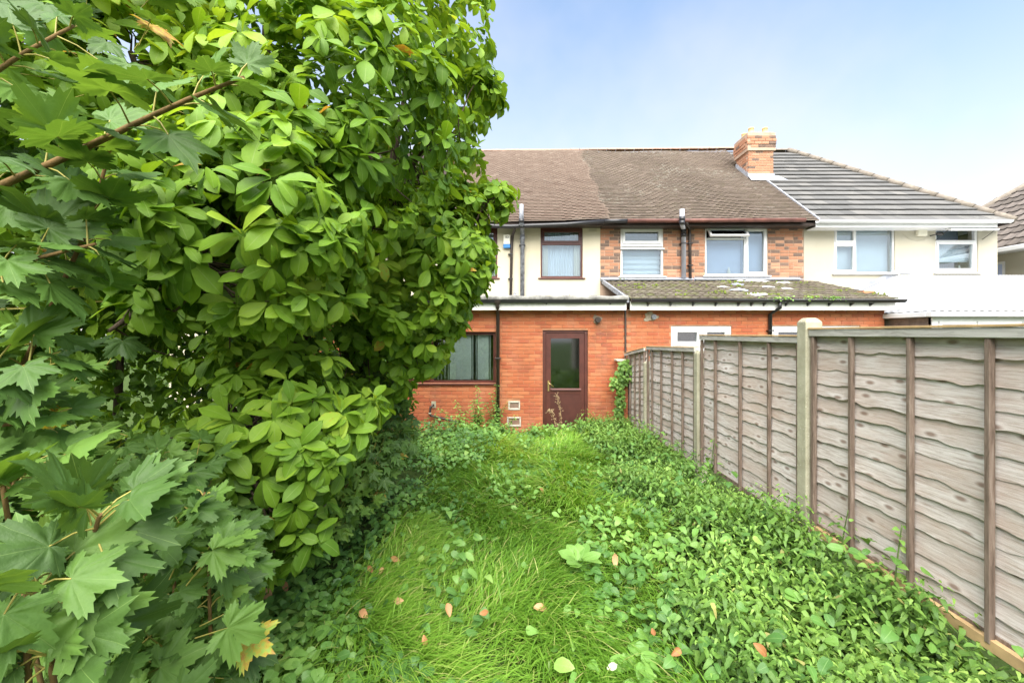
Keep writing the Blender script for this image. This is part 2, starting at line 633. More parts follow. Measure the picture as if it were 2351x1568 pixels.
M_SOIL2 = simple('grey_pipe', (.42, .43, .48), .45, .4, .12, 5, .05)
M_GUTRED = simple('faded_red_gutter', (.14, .055, .04), .55, .35, .5, 5, .1)
M_LEAD = simple('lead_flashing', (.32, .335, .37), .5, .4, .25, 7, .25)
M_FELT = simple('mossy_roof_felt', (.20, .195, .175), .9, .2, .55, 7, .6, dirt=(.33, .33, .30))
M_BRASS = simple('brass', (.62, .47, .20), .3, .5, .1, 10, 0, metal=.9)
M_CLAYPOT = simple('buff_clay', (.72, .50, .24), .8, .2, .12, 6, .1)
M_CONC = None
t = NT('weathered_concrete')
v = t.pos()
c = t.ramp(t.noise(5, 6, .65, v), [(.3, (.30, .28, .19)), (.7, (.47, .445, .33))])
sp = t.n('TexVoronoi', inp={'Vector': v, 'Scale': 26.0}).outputs['Distance']
c = t.mix(t.ramp(sp, [(.06, (1, 1, 1)), (.12, (0, 0, 0))]), c, (.58, .56, .44))
M_CONC = t.done(t.princ(c, .9, .2, 0, t.bump(t.noise(70, 5, .7, v), .6, .006)))
M_ROOM = simple('room_plaster', (.30, .29, .26), .9, .1, .1, 2, 0)
M_BLIND = simple('pale_blind', (.84, .86, .78), .8, .2, .06, 8, .1)
M_NETC = simple('net_curtain', (.72, .78, .90), .85, .2, .08, 2, 0)  # bluish tone carries part of the sky reflected in the panes
M_ROLLER = simple('blind_and_sky_reflection', (.44, .52, .74), .85, .2, .06, 1.2, 0)  # blue tone also stands for sky reflected in the windows
M_DARKIN = simple('unlit_room_panel', (.03, .03, .03), .9, .1, .1, 2, 0)  # near-black colour stands for the shade of unlit rooms
M_POLY = simple('white_polycarbonate', (.47, .48, .50), .45, .3, .08, 2, 0)
M_BLOCK = simple('grey_rendered_blockwork', (.26, .20, .165), .9, .2, .4, 6, .4)
M_MOSS = simple('roof_moss', (.12, .15, .03), .95, .1, .5, 30, .5)
M_WHITELITTER = simple('white_scraps', (.52, .51, .48), .7, .2, .15, 20, .2)
M_BLUELITTER = simple('blue_grey_scraps', (.36, .42, .55), .6, .3, .3, 20, .2)


def glass_mat(name, refl=.12, tintc=(.85, .9, .9), rough=0.02):
    t = NT(name)
    lw = t.n('LayerWeight', inp={'Blend': .25}).outputs['Fresnel']
    f = t.math('ADD', t.math('MULTIPLY', lw, .9), refl, clamp=True)
    gl = t.n('BsdfGlossy', inp={'Color': (.95, .97, 1, 1), 'Roughness': rough}).outputs[0]
    tr = t.n('BsdfTransparent', inp={'Color': (*tintc, 1)}).outputs[0]
    return t.done(t.n('MixShader', inp={0: f, 1: tr, 2: gl}).outputs[0])


M_GLASS = glass_mat('window_glass', .13)
M_GLASSD = glass_mat('obscured_door_glass', .13, (.30, .40, .34), .06)


def roof_mat(name, stops, src, lichen=.0, moss=.0, pale=(.55, .55, .48)):
    t = NT(name)
    tn = t.tint(src)
    g = t.noise(45, 4, .65, t.pos())
    f = t.math('ADD', tn, t.math('MULTIPLY', t.math('SUBTRACT', g, .5), .5), clamp=True)
    c = t.ramp(f, stops)
    if lichen:
        a = t.noise(.8, 4, .6, t.pos((1, 1, 1), (0, 5, 0)))
        b = t.noise(9, 5, .75, t.pos())
        m = t.math('MULTIPLY', t.ramp(a, [(.5, (0, 0, 0)), (.68, (1, 1, 1))]), t.ramp(b, [(.52, (0, 0, 0)), (.66, (1, 1, 1))]))
        c = t.mix(t.math('MULTIPLY', m, lichen), c, pale)
    if moss:
        b = t.noise(5, 6, .72, t.pos((1, 1, 1), (7, 7, 7)))
        c = t.mix(t.math('MULTIPLY', t.ramp(b, [(.5, (0, 0, 0)), (.62, (1, 1, 1))]), moss), c, (.12, .14, .035))
    return t.done(t.princ(c, .9, .2, 0, t.bump(t.noise(150, 4, .7, t.pos()), .5, .004)))


T_PINK = [(0, (.26, .195, .16)), (.4, (.295, .228, .188)), (.8, (.33, .26, .215)), (1, (.39, .315, .265))]
T_BROWN = [(0, (.205, .165, .137)), (.4, (.24, .195, .162)), (.8, (.28, .228, .19)), (1, (.34, .28, .24))]
T_GREY = [(0, (.095, .094, .09)), (.5, (.12, .118, .113)), (1, (.16, .154, .143))]
T_EXT = [(0, (.075, .062, .046)), (.5, (.108, .09, .068)), (1, (.18, .155, .122))]
M_T1 = {s: roof_mat('pink_tile_' + s, T_PINK, s, .25) for s in ('obj', 'attr')}
M_T2 = {s: roof_mat('brown_tile_' + s, T_BROWN, s, .75, .12) for s in ('obj', 'attr')}
M_T3 = {s: roof_mat('grey_tile_' + s, T_GREY, s, .15) for s in ('obj', 'attr')}
M_T4 = {s: roof_mat('mossy_tile_' + s, T_EXT, s, .5, .6) for s in ('obj', 'attr')}
M_T5 = {s: roof_mat('far_tile_' + s, [(0, (.10, .085, .072)), (1, (.165, .14, .122))], s) for s in ('obj', 'attr')}
M_UNDER = simple('roof_underlay', (.045, .035, .03), .9, .1, .2, 3, 0)
M_RIDGE = simple('ridge_mortar', (.38, .24, .18), .9, .2, .3, 10, .4)
M_RIDGEG = simple('grey_ridge', (.22, .19, .155), .9, .2, .3, 10, .4)

# fence wood
t = NT('weathered_wood')
v = t.obj((1, 1, 1))
st = t.n('Mapping', inp={'Vector': v, 'Scale': (8, 1.6, 26)}).outputs[0]
ks = t.n('SeparateXYZ', inp={0: v})
kv = t.n('CombineXYZ', inp={'X': t.math('MULTIPLY', ks.outputs[1], 3.0), 'Y': t.math('MULTIPLY', ks.outputs[2], 7.5)}).outputs[0]
kn = t.n('TexVoronoi', voronoi_dimensions='2D', inp={'Vector': kv, 'Scale': 1.0}).outputs['Distance']
knot = t.ramp(kn, [(.05, (1, 1, 1)), (.24, (0, 0, 0))])
gr = t.noise(3.2, 8, .72, st, .5)
gr2 = t.math('ADD', gr, t.math('MULTIPLY', knot, .22))
c = t.ramp(gr2, [(.25, (.14, .10, .075)), (.39, (.42, .355, .31)), (.56, (.62, .57, .53)), (.78, (.72, .675, .635))])
patch = t.noise(1.6, 5, .6, t.n('Mapping', inp={'Vector': v, 'Scale': (1, .8, 3)}).outputs[0])
c = t.mix(t.math('MULTIPLY', t.ramp(patch, [(.46, (0, 0, 0)), (.68, (1, 1, 1))]), .55), c, (.46, .32, .24))
rnd = t.n('ObjectInfo').outputs['Random']
c = t.mix(t.math('MULTIPLY', rnd, .3), c, (.42, .33, .28))
c = t.mix(t.math('MULTIPLY', t.ramp(kn, [(.05, (1, 1, 1)), (.13, (0, 0, 0))]), .75), c, (.16, .085, .05))
M_WOOD = t.done(t.princ(c, .85, .2, 0, t.bump(gr2, .55, .006)))
t = NT('batten_wood')
v = t.obj((14, 14, 1.4))
gr = t.noise(3.0, 7, .7, v, .4)
c = t.ramp(gr, [(.3, (.085, .06, .045)), (.55, (.21, .155, .12)), (.8, (.37, .31, .26))])
M_BATTEN = t.done(t.princ(c, .85, .2, 0, t.bump(gr, .5, .005)))
t = NT('rail_wood')
v = t.obj((14, 1.4, 14))
gr = t.noise(3.0, 7, .7, v, .4)
c = t.ramp(gr, [(.3, (.24, .22, .19)), (.55, (.46, .44, .40)), (.8, (.58, .56, .51))])
M_RAIL = t.done(t.princ(c, .85, .2, 0, t.bump(gr, .5, .005)))
M_NEWWOOD = simple('newer_wood', (.50, .34, .17), .8, .2, .25, 9, .3)

# ------------------------------------------------------------------ ground
xs = np.concatenate([[-120, -60, -25, -12], np.linspace(-7, 7, 71), [12, 25, 60, 120]])
ys = np.concatenate([[-60, -20, -6], np.linspace(-2, 9, 67), [12, 20, 40, 90, 200]])
mb = MB()
for yy in ys:
    for xx in xs:
        mb.v.append((xx, yy, float(gz(np.array(xx), np.array(yy)))))
nx = len(xs)
for j in range(len(ys) - 1):
    for i in range(nx - 1):
        mb.f.append((j * nx + i, j * nx + i + 1, (j + 1) * nx + i + 1, (j + 1) * nx + i)); mb.sm.append(True)
t = NT('garden_soil')
v = t.pos()
c = t.ramp(t.noise(6, 6, .65, v), [(.3, (.035, .05, .014)), (.6, (.05, .085, .018)), (.8, (.08, .07, .035))])
M_GROUND = t.done(t.princ(c, .95, .1, 0, t.bump(t.noise(40, 5, .7, v), .8, .02)))
g = obj('ground', mb, M_GROUND)
g['kind'] = 'structure'

# ------------------------------------------------------------------ walls and bricks
YE, YW = 8.5, 10.8


def cells(x0, x1, z0, z1, holes):
    X = sorted({x0, x1, *[min(max(h[0], x0), x1) for h in holes], *[min(max(h[1], x0), x1) for h in holes]})
    Z = sorted({z0, z1, *[min(max(h[2], z0), z1) for h in holes], *[min(max(h[3], z0), z1) for h in holes]})
    for a, b in zip(X[:-1], X[1:]):
        for c_, d in zip(Z[:-1], Z[1:]):
            if b - a < 1e-5 or d - c_ < 1e-5:
                continue
            mx, mz = (a + b) / 2, (c_ + d) / 2
            if any(h[0] < mx < h[1] and h[2] < mz < h[3] for h in holes):
                continue
            yield a, b, c_, d


def core(mb, x0, x1, z0, z1, y0, y1, holes):
    for a, b, c_, d in cells(x0, x1, z0, z1, holes):
        mb.box(a, b, y0, y1, c_, d)


BRICKV = {}


def brick_template(depth=.05, ch=.0035):
    # unit brick: x -.5..+.5, z -.5..+.5, front at y=0 ; chamfer is applied in scaled space, near enough
    V = np.array([(-.5, ch, -.5), (.5, ch, -.5), (.5, ch, .5), (-.5, ch, .5),
                  (-.485, 0, -.44), (.485, 0, -.44), (.485, 0, .44), (-.485, 0, .44),
                  (-.5, depth, -.5), (.5, depth, -.5), (.5, depth, .5), (-.5, depth, .5)], float)
    Q = [(4, 5, 6, 7), (0, 1, 5, 4), (1, 2, 6, 5), (2, 3, 7, 6), (3, 0, 4, 7), (8, 9, 1, 0), (9, 10, 2, 1), (10, 11, 3, 2), (11, 8, 0, 3)]
    F = []
    for a, b, c_, d in Q:
        F += [(a, b, c_), (a, c_, d)]
    return V, np.array(F), None


def lay(x0, x1, z0, z1, holes, course=.075, length=.225, joint=.010, header_mix=0.0, off=0.0):
    out = []
    z, k = z0, 0
    while z < z1 - .02:
        zt = min(z + course, z1)
        a, b = z + joint / 2, zt - joint / 2
        segs = [(x0, x1)]
        for h in holes:
            if h[2] < b - .008 and h[3] > a + .008:
                ns = []
                for s0, s1 in segs:
                    if h[1] <= s0 or h[0] >= s1:
                        ns.append((s0, s1)); continue
                    if h[0] > s0: ns.append((s0, h[0]))
                    if h[1] < s1: ns.append((h[1], s1))
                segs = ns
        start = x0 + off - (length / 2 if k % 2 else 0)
        edges = [start]
        while edges[-1] < x1:
            edges.append(edges[-1] + (length / 2 if header_mix and random.random() < header_mix else length))
        for s0, s1 in segs:
            for e0, e1 in zip(edges[:-1], edges[1:]):
                p, q = max(e0, s0), min(e1, s1)
                if q - p > .035:
                    out.append((p + joint / 2, q - joint / 2, a, b))
        z += course
        k += 1
    return out


def put_bricks(parent, rects, y, mats, n_parts, seen=None, axis='y', dark=0.0, sign=1):
    """rects in the wall plane; axis y: wall faces -Y at y; axis x: wall faces -X (sign 1) or +X at x=y"""
    r = np.array(rects)
    N = len(r)
    pos = np.zeros((N, 3)); rot = np.zeros((N, 3, 3))
    jit = rng.uniform(-.002, .002, N)
    if axis == 'y':
        pos[:, 0] = (r[:, 0] + r[:, 1]) / 2; pos[:, 1] = y + jit; pos[:, 2] = (r[:, 2] + r[:, 3]) / 2
        rot[:] = np.eye(3)
    else:
        pos[:, 1] = (r[:, 0] + r[:, 1]) / 2; pos[:, 0] = y + jit; pos[:, 2] = (r[:, 2] + r[:, 3]) / 2
        rot[:] = np.array([[0, 1, 0], [-1, 0, 0], [0, 0, 1]]) if sign > 0 else np.array([[0, -1, 0], [1, 0, 0], [0, 0, 1]])
    scl = np.stack([r[:, 1] - r[:, 0], np.ones(N), r[:, 3] - r[:, 2]], 1)
    tint = rng.random(N)
    if dark:
        d = rng.random(N) < dark
        tint = np.where(d, tint * .2, .32 + tint * .68)
    x, yy = proj(pos)
    area = (r[:, 1] - r[:, 0]) * (r[:, 3] - r[:, 2])
    vis = np.ones(N) if seen is None else np.where(inpoly(x, yy, seen), 1.0, .01)
    order = np.argsort(-(area * vis + rng.random(N) * 1e-5))
    scatter(parent, [brick_template()], pos, rot, scl, tint, 'brick', 'brickwork', mats['obj'], mats['attr'], n_parts, order, smooth=False)


def window(parent, Y, rect, lights, fmat, sill=None, gmat=None, sash=.04, panes=None, depth=.07):
    """rect (x0,x1,z0,z1); lights: list of (x0,x1,z0,z1, sash?)"""
    mb = MB()
    holes = [l[:4] for l in lights]
    for a, b, c_, d in cells(*rect, holes):
        mb.box(a, b, Y, Y + depth, c_, d)
    for l in lights:
        x0, x1, z0, z1 = l[:4]
        s = l[4] if len(l) > 4 else 0
        if s:
            for a, b, c_, d in cells(x0 + .004, x1 - .004, z0 + .004, z1 - .004, [(x0 + s, x1 - s, z0 + s, z1 - s)]):
                mb.box(a, b, Y - .016, Y + depth - .01, c_, d)
    w = obj('window', mb, fmat, parent)
    for l in lights:
        x0, x1, z0, z1 = l[:4]
        s = l[4] if len(l) > 4 else 0
        if len(l) > 5 and l[5] == 'open':
            continue
        p = MB()
        s = s or .0
        p.box(x0 + s, x1 - s, Y + .03, Y + .038, z0 + s, z1 - s)
        obj('pane', p, gmat or M_GLASS, w)
    if sill:
        p = MB()
        p.box(rect[0] - .06, rect[1] + .06, Y - .09, Y + .02, rect[2] - .035, rect[2] - .002)
        obj('sill', p, sill, w, bevel=.006)
    return w


def backing(parent_w, x0, x1, z0, z1, y, mat, name='blind', wav=0.0, n=14, axis='x', amp=.02):
    """a curtain or blind just behind a pane"""
    p = MB()
    if wav:
        ns = n * 6
        for i in range(ns + 1):
            u = i / ns
            off = amp * math.sin(u * n * math.pi * 2)
            if axis == 'x':
                xx = x0 + (x1 - x0) * u
                p.v += [(xx, y + off, z0), (xx, y + off, z1)]
            else:
                zz = z0 + (z1 - z0) * u
                p.v += [(x0, y + off, zz), (x1, y + off, zz)]
        for i in range(ns):
            p.f.append((2 * i, 2 * i + 2, 2 * i + 3, 2 * i + 1)); p.sm.append(True)
    else:
        p.box(x0, x1, y, y + .006, z0, z1)
    return obj(name, p, mat, parent_w)


def zE(y): return PZ(y, YE)
def zW(y): return PZ(y, YW)
def xE(x): return PX(x, YE)
def xW(x): return PX(x, YW)


ZB = -0.42        # foot of the walls
# ---- red extension with flat felt roof (left)
ext1 = thing('brick_extension', 'red brick extension with flat felt roof, brown door and blinds window', 'extension', (0, YE, ZB))
EX0, EX1 = -4.6, xE(1434.5)
door_r = (xE(1246), xE(1350), -.37, zE(758))
win_r = (xE(930) - .9, xE(1138.5), zE(880), zE(762))
holes1 = [door_r, win_r, (xE(1167), xE(1194), zE(941), zE(921)), (xE(1164), xE(1196), zE(979), zE(957))]
ETOP = zE(708)
mb = MB()
core(mb, EX0, EX1, ZB, ETOP, YE + .009, YE + .24, holes1[:2])
mb.box(EX1 - .23, EX1, YE + .24, YW, ZB, ETOP)
mb.box(EX0, EX0 + .23, YE + .24, YW, ZB, ETOP)
w1 = obj('wall', mb, M_MORTAR, ext1)
seen1 = [(940, 700), (1440, 700), (1440, 1000), (940, 1000)]
put_bricks(w1, lay(EX0, EX1, ZB, ETOP, holes1), YE, M_RED, 300, seen1)
# room behind
mb = MB()
mb.quad((EX0 + .23, YW - .05, ZB), (EX1 - .23, YW - .05, ZB), (EX1 - .23, YW - .05, ETOP), (EX0 + .23, YW - .05, ETOP))
mb.quad((EX0, YE + .2, -.36), (EX1, YE + .2, -.36), (EX1, YW, -.36), (EX0, YW, -.36))
obj('room', mb, M_ROOM, ext1)
# roof: deck, felt edge, fascia
mb = MB()
zf0, zf1 = PZ(690, 8.28), PZ(679, 8.28)
n = 60
prof = []
for i in range(n + 1):
    x = EX0 + (EX1 + .01 - EX0) * i / n
    w = .014 * math.sin(i * .9) + .012 * math.sin(i * 2.3 + 1)
    mb.v += [(x, 8.26 + w * .5, zf0 + w * .3), (x, 8.235 + w, (zf0 + zf1) / 2), (x, 8.27 + w, zf1 + .012 * math.sin(i * 1.3)), (x, 8.45, zf1 - .02), (x, YW, zf1 + .02)]
for i in range(n):
    for k in range(4):
        mb.f.append((i * 5 + k, i * 5 + 5 + k, i * 5 + 6 + k, i * 5 + 1 + k)); mb.sm.append(True)
obj('flat_roof', mb, M_FELT, ext1)
mb = MB(); mb.box(EX0, EX1 - .02, 8.30, 8.32, PZ(712, 8.3), PZ(691, 8.3)); mb.box(EX0, EX1 - .02, 8.32, 8.5, PZ(712, 8.3) + .001, PZ(712, 8.3) + .012)
fs = obj('fascia', mb, M_FASCIA, ext1)
mb = MB()
mb.prism([(8.295 - .085, PZ(688, 8.25)), (8.295, PZ(688, 8.25)), (8.295, PZ(693.5, 8.25)), (8.295 - .02, PZ(696, 8.25)), (8.295 - .065, PZ(695.5, 8.25))], 'x', EX0, EX1 - .03)
obj('gutter', mb, M_BLACKP, ext1)
for gx in (1255, 1402):
    mb = MB(); mb.prism([(8.22, PZ(695, 8.25)), (8.297, PZ(695, 8.25)), (8.297, PZ(699, 8.25))], 'x', PX(gx, 8.25) - .012, PX(gx, 8.25) + .012)
    obj('bracket', mb, M_BLACKP, ext1)
# downpipe
dpx = xE(1143.5)
mb = MB()
mb.tube([(dpx, 8.25, PZ(694, 8.25)), (dpx, 8.25, PZ(703, 8.25)), (dpx, 8.36, PZ(712, 8.3)), (dpx, YE - .06, zE(722)), (dpx, YE - .06, -.35)], .036, 12)
dp = obj('downpipe', mb, M_DARKP, ext1)
mb = MB(); mb.lathe(dpx, 8.25, [(.02, PZ(702, 8.25)), (.06, PZ(697, 8.25)), (.07, PZ(690, 8.25))]); obj('hopper', mb, M_DARKP, dp)
for yy in (822, 941):
    mb = MB(); mb.box(dpx - .06, dpx + .06, YE - .10, YE - .002, zE(yy) - .014, zE(yy) + .014); obj('clip', mb, M_DARKP, dp, bevel=.004)
# window with vertical blinds
mull = (xE(1000) - .0, xE(1000) + .0)
mx = PX(990, YE)
zb0, zb1 = win_r[2] + .05, win_r[3] - .06
lights = [(win_r[0] + .06, mx - .035, zb0, zb1, .05), (mx + .035, win_r[1] - .055, zb0, zb1, 0)]
wd = window(ext1, YE + .06, win_r, lights, M_BROWN, M_BROWN, M_GLASS)
x = win_r[0] + .1
k = 0
bl_proto = None
while x < win_r[1] - .09:
    mb = MB()
    a = R(84 if not (.30 < (x - mx) / (win_r[1] - mx) < .62 or .70 < (x - mx) / (win_r[1] - mx) < .86) else 16)
    tk = .009 if a > 1 else .002
    a = math.atan2(YE, x) + .22 if a > 1 else a
    c_, s_ = math.cos(a) * .042, math.sin(a) * .042
    mb.hexa([(x - c_, YE + .16 - s_, zb0 + .01), (x + c_, YE + .16 + s_, zb0 + .01), (x + c_ - tk, YE + .161 + s_, zb0 + .01), (x - c_ - tk, YE + .161 - s_, zb0 + .01),
             (x - c_, YE + .16 - s_, zb1), (x + c_, YE + .16 + s_, zb1), (x + c_ - tk, YE + .161 + s_, zb1), (x - c_ - tk, YE + .161 - s_, zb1)])
    obj('blind_slat', mb, M_BLIND, wd)
    x += .072
# door
dw = MB()
dx0, dx1, dz0, dz1 = door_r
core(dw, dx0, dx1, dz0, dz1, YE + .035, YE + .10, [(dx0 + .065, dx1 - .065, dz0 + .05, dz1 - .055)])
dframe = obj('door', dw, M_BROWN, ext1, bevel=.004)
lx0, lx1, lz0, lz1 = dx0 + .07, dx1 - .07, dz0 + .055, dz1 - .06
gz0, gz1 = zE(893), zE(777)
pz0, pz1 = zE(977), zE(905)
mb = MB()
core(mb, lx0, lx1, lz0, lz1, YE + .047, YE + .088, [(xE(1265), xE(1331), gz0, gz1), (xE(1264), xE(1332), pz0, pz1)])
leaf_ = obj('leaf', mb, M_BROWN, dframe)
leaf_.name = 'door_leaf'
mb = MB(); mb.box(xE(1265), xE(1331), YE + .055, YE + .062, gz0, gz1); obj('pane', mb, M_GLASSD, dframe)
mb = MB(); mb.box(xE(1264), xE(1332), YE + .05, YE + .07, pz0, pz1); obj('lower_panel', mb, M_BROWN2, dframe)
for yy, h in ((893.5, .03), (978, .02), (983, .02)):
    mb = MB(); mb.prism([(YE + .015, zE(yy) - h * .6), (YE + .046, zE(yy) - h), (YE + .046, zE(yy) + h * .4)], 'x', xE(1266) - .02, xE(1331) + .03)
    obj('weather_bar', mb, M_BROWN, dframe)
mb = MB()
hx, hz = xE(1259.5), zE(886)
mb.box(hx - .016, hx + .016, YE + .032, YE + .046, zE(898), zE(874))
mb.tube([(hx, YE + .02, hz + .06), (hx, YE - .02, hz + .06), (hx + .03, YE - .025, hz + .045), (hx + .10, YE - .025, hz - .015)], .009, 8)
obj('handle', mb, M_BRASS, dframe)
# air bricks, vent
for (xa, xb, ya, yb) in ((1167, 1194, 921, 941), (1164, 1196, 957, 979)):
    mb = MB()
    a, b, c_, d = xE(xa), xE(xb), zE(yb), zE(ya)
    core(mb, a, b, c_, d, YE - .012, YE + .03, [(a + .03, b - .03, c_ + .035, d - .03)])
    av = obj('air_vent', mb, simple('vent_surround', (.55, .50, .42), .9, .2, .25, 20, .4), ext1, bevel=.006)
    mb = MB()
    for i in range(6):
        z = c_ + .045 + (d - c_ - .085) * i / 5
        mb.box(a + .03, b - .03, YE + .006, YE + .02, z - .006, z + .006)
    mb.box(a + .03, b - .03, YE + .02, YE + .024, c_ + .035, d - .03)
    obj('grille', mb, M_BLOCK, av)
mb = MB()
cx, cz = xE(1371), zE(733)
for i in range(24):
    a = 2 * math.pi * i / 24
    r_ = .085 * (1 + .2 * math.sin(3 * a + 1) + .12 * math.sin(7 * a))
    mb.v.append((cx + r_ * math.cos(a), YE - .010, cz + r_ * math.sin(a)))
    mb.v.append((cx + r_ * 1.08 * math.cos(a), YE + .012, cz + r_ * 1.08 * math.sin(a)))
mb.f.append(tuple(range(0, 48, 2))[::-1]); mb.sm.append(False)
for i in range(24):
    j = (i + 1) % 24
    mb.f.append((2 * i, 2 * j, 2 * j + 1, 2 * i + 1)); mb.sm.append(False)
fl = obj('flue_patch', mb, simple('patch_mortar', (.34, .26, .19), .95, .1, .4, 18, .5), ext1)
mb = MB(); mb.tube([(cx, YE + .0, cz - .01), (cx, YE - .12, cz - .02)], .05, 14); mb.tube([(cx, YE - .06, cz - .015), (cx, YE - .085, cz - .017)], .062, 14)
obj('flue_pipe', mb, M_DARKP, fl)
# waste pipe
mb = MB()
wx = xE(993)
mb.tube([(wx + .02, YE, zE(929)), (wx + .02, YE - .05, zE(929)), (wx - .03, YE - .06, zE(934)), (wx - .04, YE - .06, zE(949)), (wx - .02, YE - .06, zE(953)), (xE(1030), YE - .06, zE(962)), (xE(1075), YE - .06, zE(974))], .022, 10)
obj('waste_pipe', mb, M_DARKP, ext1)
mb = MB(); mb.tube([(wx - .038, YE - .06, zE(946)), (wx - .04, YE - .06, zE(950))], .029, 10); mb.box(wx - .02, wx + .07, YE - .006, YE + .01, zE(936), zE(921)); obj('pipe_collar', mb, M_CONC, ext1)
# small stubs standing on the flat roof
for (sx, sy, r_, h_) in ((1088, 10.2, .05, .07), (1182, 10.5, .035, .26), (1308, 9.2, .012, .09)):
    mb = MB(); xx = PX(sx, sy)
    z0 = zf1 + .01
    mb.tube([(xx, sy, z0), (xx, sy, z0 + h_)], r_, 10)
    mb.tube([(xx, sy, z0 + h_ - .02), (xx, sy, z0 + h_ + .004)], r_ * 1.15, 10)
    obj('roof_stub', mb, M_SOIL if h_ > .2 else M_BLACKP, ext1)

# ---- red extension with tiled lean-to roof (right)
ext2 = thing('brick_extension', 'red brick extension with mossy tiled lean-to roof behind the fence', 'extension', (5, YE, ZB))
FX0, FX1 = xE(1438), xE(2031)
FTOP = zE(710)
wa = (xE(1541), xE(1680), zE(797), zE(748))
wb = (xE(1773), xE(1976), zE(850), zE(748))
wa = (wa[0], wa[1], zE(850), wa[3])
holes2 = [(wa[0], wa[1], zE(850), wa[3]), wb]
mb = MB()
core(mb, FX0, FX1, ZB, FTOP, YE + .009, YE + .24, holes2)
mb.box(FX1 - .23, FX1 - .009, YE + .24, YW, ZB, FTOP + .4)
mb.box(FX0, FX0 + .23, YE + .24, YW, ZB, FTOP + .05)
w2 = obj('wall', mb, M_MORTAR, ext2)
seen2 = [(1436, 690), (2040, 690), (2040, 775), (1620, 800), (1436, 830)]
put_bricks(w2, lay(FX0, FX1, ZB, FTOP, holes2, off=.09), YE, M_RED, 300, seen2)
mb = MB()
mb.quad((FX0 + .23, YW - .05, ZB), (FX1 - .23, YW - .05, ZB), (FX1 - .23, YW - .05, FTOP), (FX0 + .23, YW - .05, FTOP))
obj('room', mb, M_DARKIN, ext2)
for r_, mids in ((wa, [(wa[0] + wa[1]) / 2 + .02]), (wb, [wb[0] + .95])):
    l = []
    e = [r_[0] + .03] + mids + [r_[1] - .03]
    for a, b in zip(e[:-1], e[1:]):
        l.append((a + .015, b - .015, zE(797) + .03, r_[3] - .04, .085))
        l.append((a + .015, b - .015, r_[2] + .03, zE(797) - .03, .06))
    w = window(ext2, YE + .03, r_, l, M_UPVC, M_UPVC)
    for a, b in zip(e[:-1], e[1:]):
        mb = MB(); mb.box(a + .16, min(b - .16, a + .45), YE + .0, YE + .013, r_[3] - .085, r_[3] - .068)
        obj('trickle_vent', mb, M_FASCIA, w)
# lean-to roof
LE, LT = (8.22, PZ(686, 8.22)), (YW - .02, PZ(644, YW - .02))


def plank_tile(th):
    V = np.array([(-.5, 0, 0), (.5, 0, 0), (.5, 1, 0), (-.5, 1, 0), (-.5, 0, th), (.5, 0, th), (.5, 1, th * .6), (-.5, 1, th * .6)], float)
    Q = [(4, 5, 6, 7), (0, 1, 5, 4), (1, 2, 6, 5), (3, 0, 4, 7)]
    F = []
    for a, b, c_, d in Q:
        F += [(a, b, c_), (a, c_, d)]
    return V, np.array(F), None


def ribbed_tile(th, n=4):
    """flat interlocking tile with shallow rolls"""
    V, F = [], []
    m = n * 4
    for yy in (0.0, 1.0):
        for i in range(m + 1):
            u = i / m
            z = th * (1 + .75 * max(0, math.sin(u * n * 2 * math.pi)))
            V.append((u - .5, yy, z))
    b = m + 1
    for i in range(m):
        F += [(i, i + 1, b + i + 1), (i, b + i + 1, b + i)]
    k = len(V)
    V += [(-.5, 0, 0), (.5, 0, 0)]
    for i in range(m):
        F.append((k if i < m / 2 else k + 1, i + 1, i))
    F.append((k, k + 1, m // 2))
    return np.array(V, float), np.array(F), None


def tiled_slope(roof, x0, x1, eave, ridge, gauge, tw, templ, mats, n_parts, clip=None, sag=None, skew=0.0, th=.014, bond=True, jit=.003, tintf=None, over=1.35, seen=None):
    (ye, ze), (yr, zr) = eave, ridge
    L = math.hypot(yr - ye, zr - ze)
    p = math.atan2(zr - ze, yr - ye)
    rows = int(L / gauge)
    P_, S_, T_, A_ = [], [], [], []
    for k in range(rows):
        s = k * gauge
        off = (tw / 2 if (bond and k % 2) else 0)
        x = x0 + tw / 2 - off
        while x < x1 + tw / 2:
            a, b = max(x - tw / 2, x0), min(x + tw / 2, x1)
            if clip:
                a, b = clip(a, b, (s + gauge * .5) / L)
            if b - a > .03:
                ss = s + rng.normal(0, jit)
                y, z = ye + math.cos(p) * ss, ze + math.sin(p) * ss
                if sag:
                    z += sag((a + b) / 2, s / L)
                P_.append(((a + b) / 2, y, z)); S_.append((b - a - .003, min(gauge * over, L - s), 1.0))
                T_.append(np.clip(rng.normal(.5, .2), 0, 1) if tintf is None else tintf((a + b) / 2, s / L))
                A_.append((rng.normal(0, .003), rng.normal(0, .002)))
            x += tw
    P_, S_, T_ = np.array(P_), np.array(S_), np.array(T_)
    rot = np.zeros((len(P_), 3, 3))
    for i, (a1, a2) in enumerate(A_):
        q = p - math.atan(th / gauge) * .9 + a1
        rot[i] = np.array(Matrix.Rotation(q, 3, 'X') @ Matrix.Rotation(a2, 3, 'Y'))
    x, y = proj(P_)
    ins = (x > 0) & (x < 2351) & (y > 0)
    if seen is not None:
        ins &= inpoly(x, y, seen)
    d = np.linalg.norm(P_, axis=1)
    order = np.argsort(-(S_[:, 0] / d * np.where(ins, 1, .01)))
    scatter(roof, templ, P_, rot, S_, T_, 'tile', 'tiling', mats['obj'], mats['attr'], n_parts, order, smooth=False)


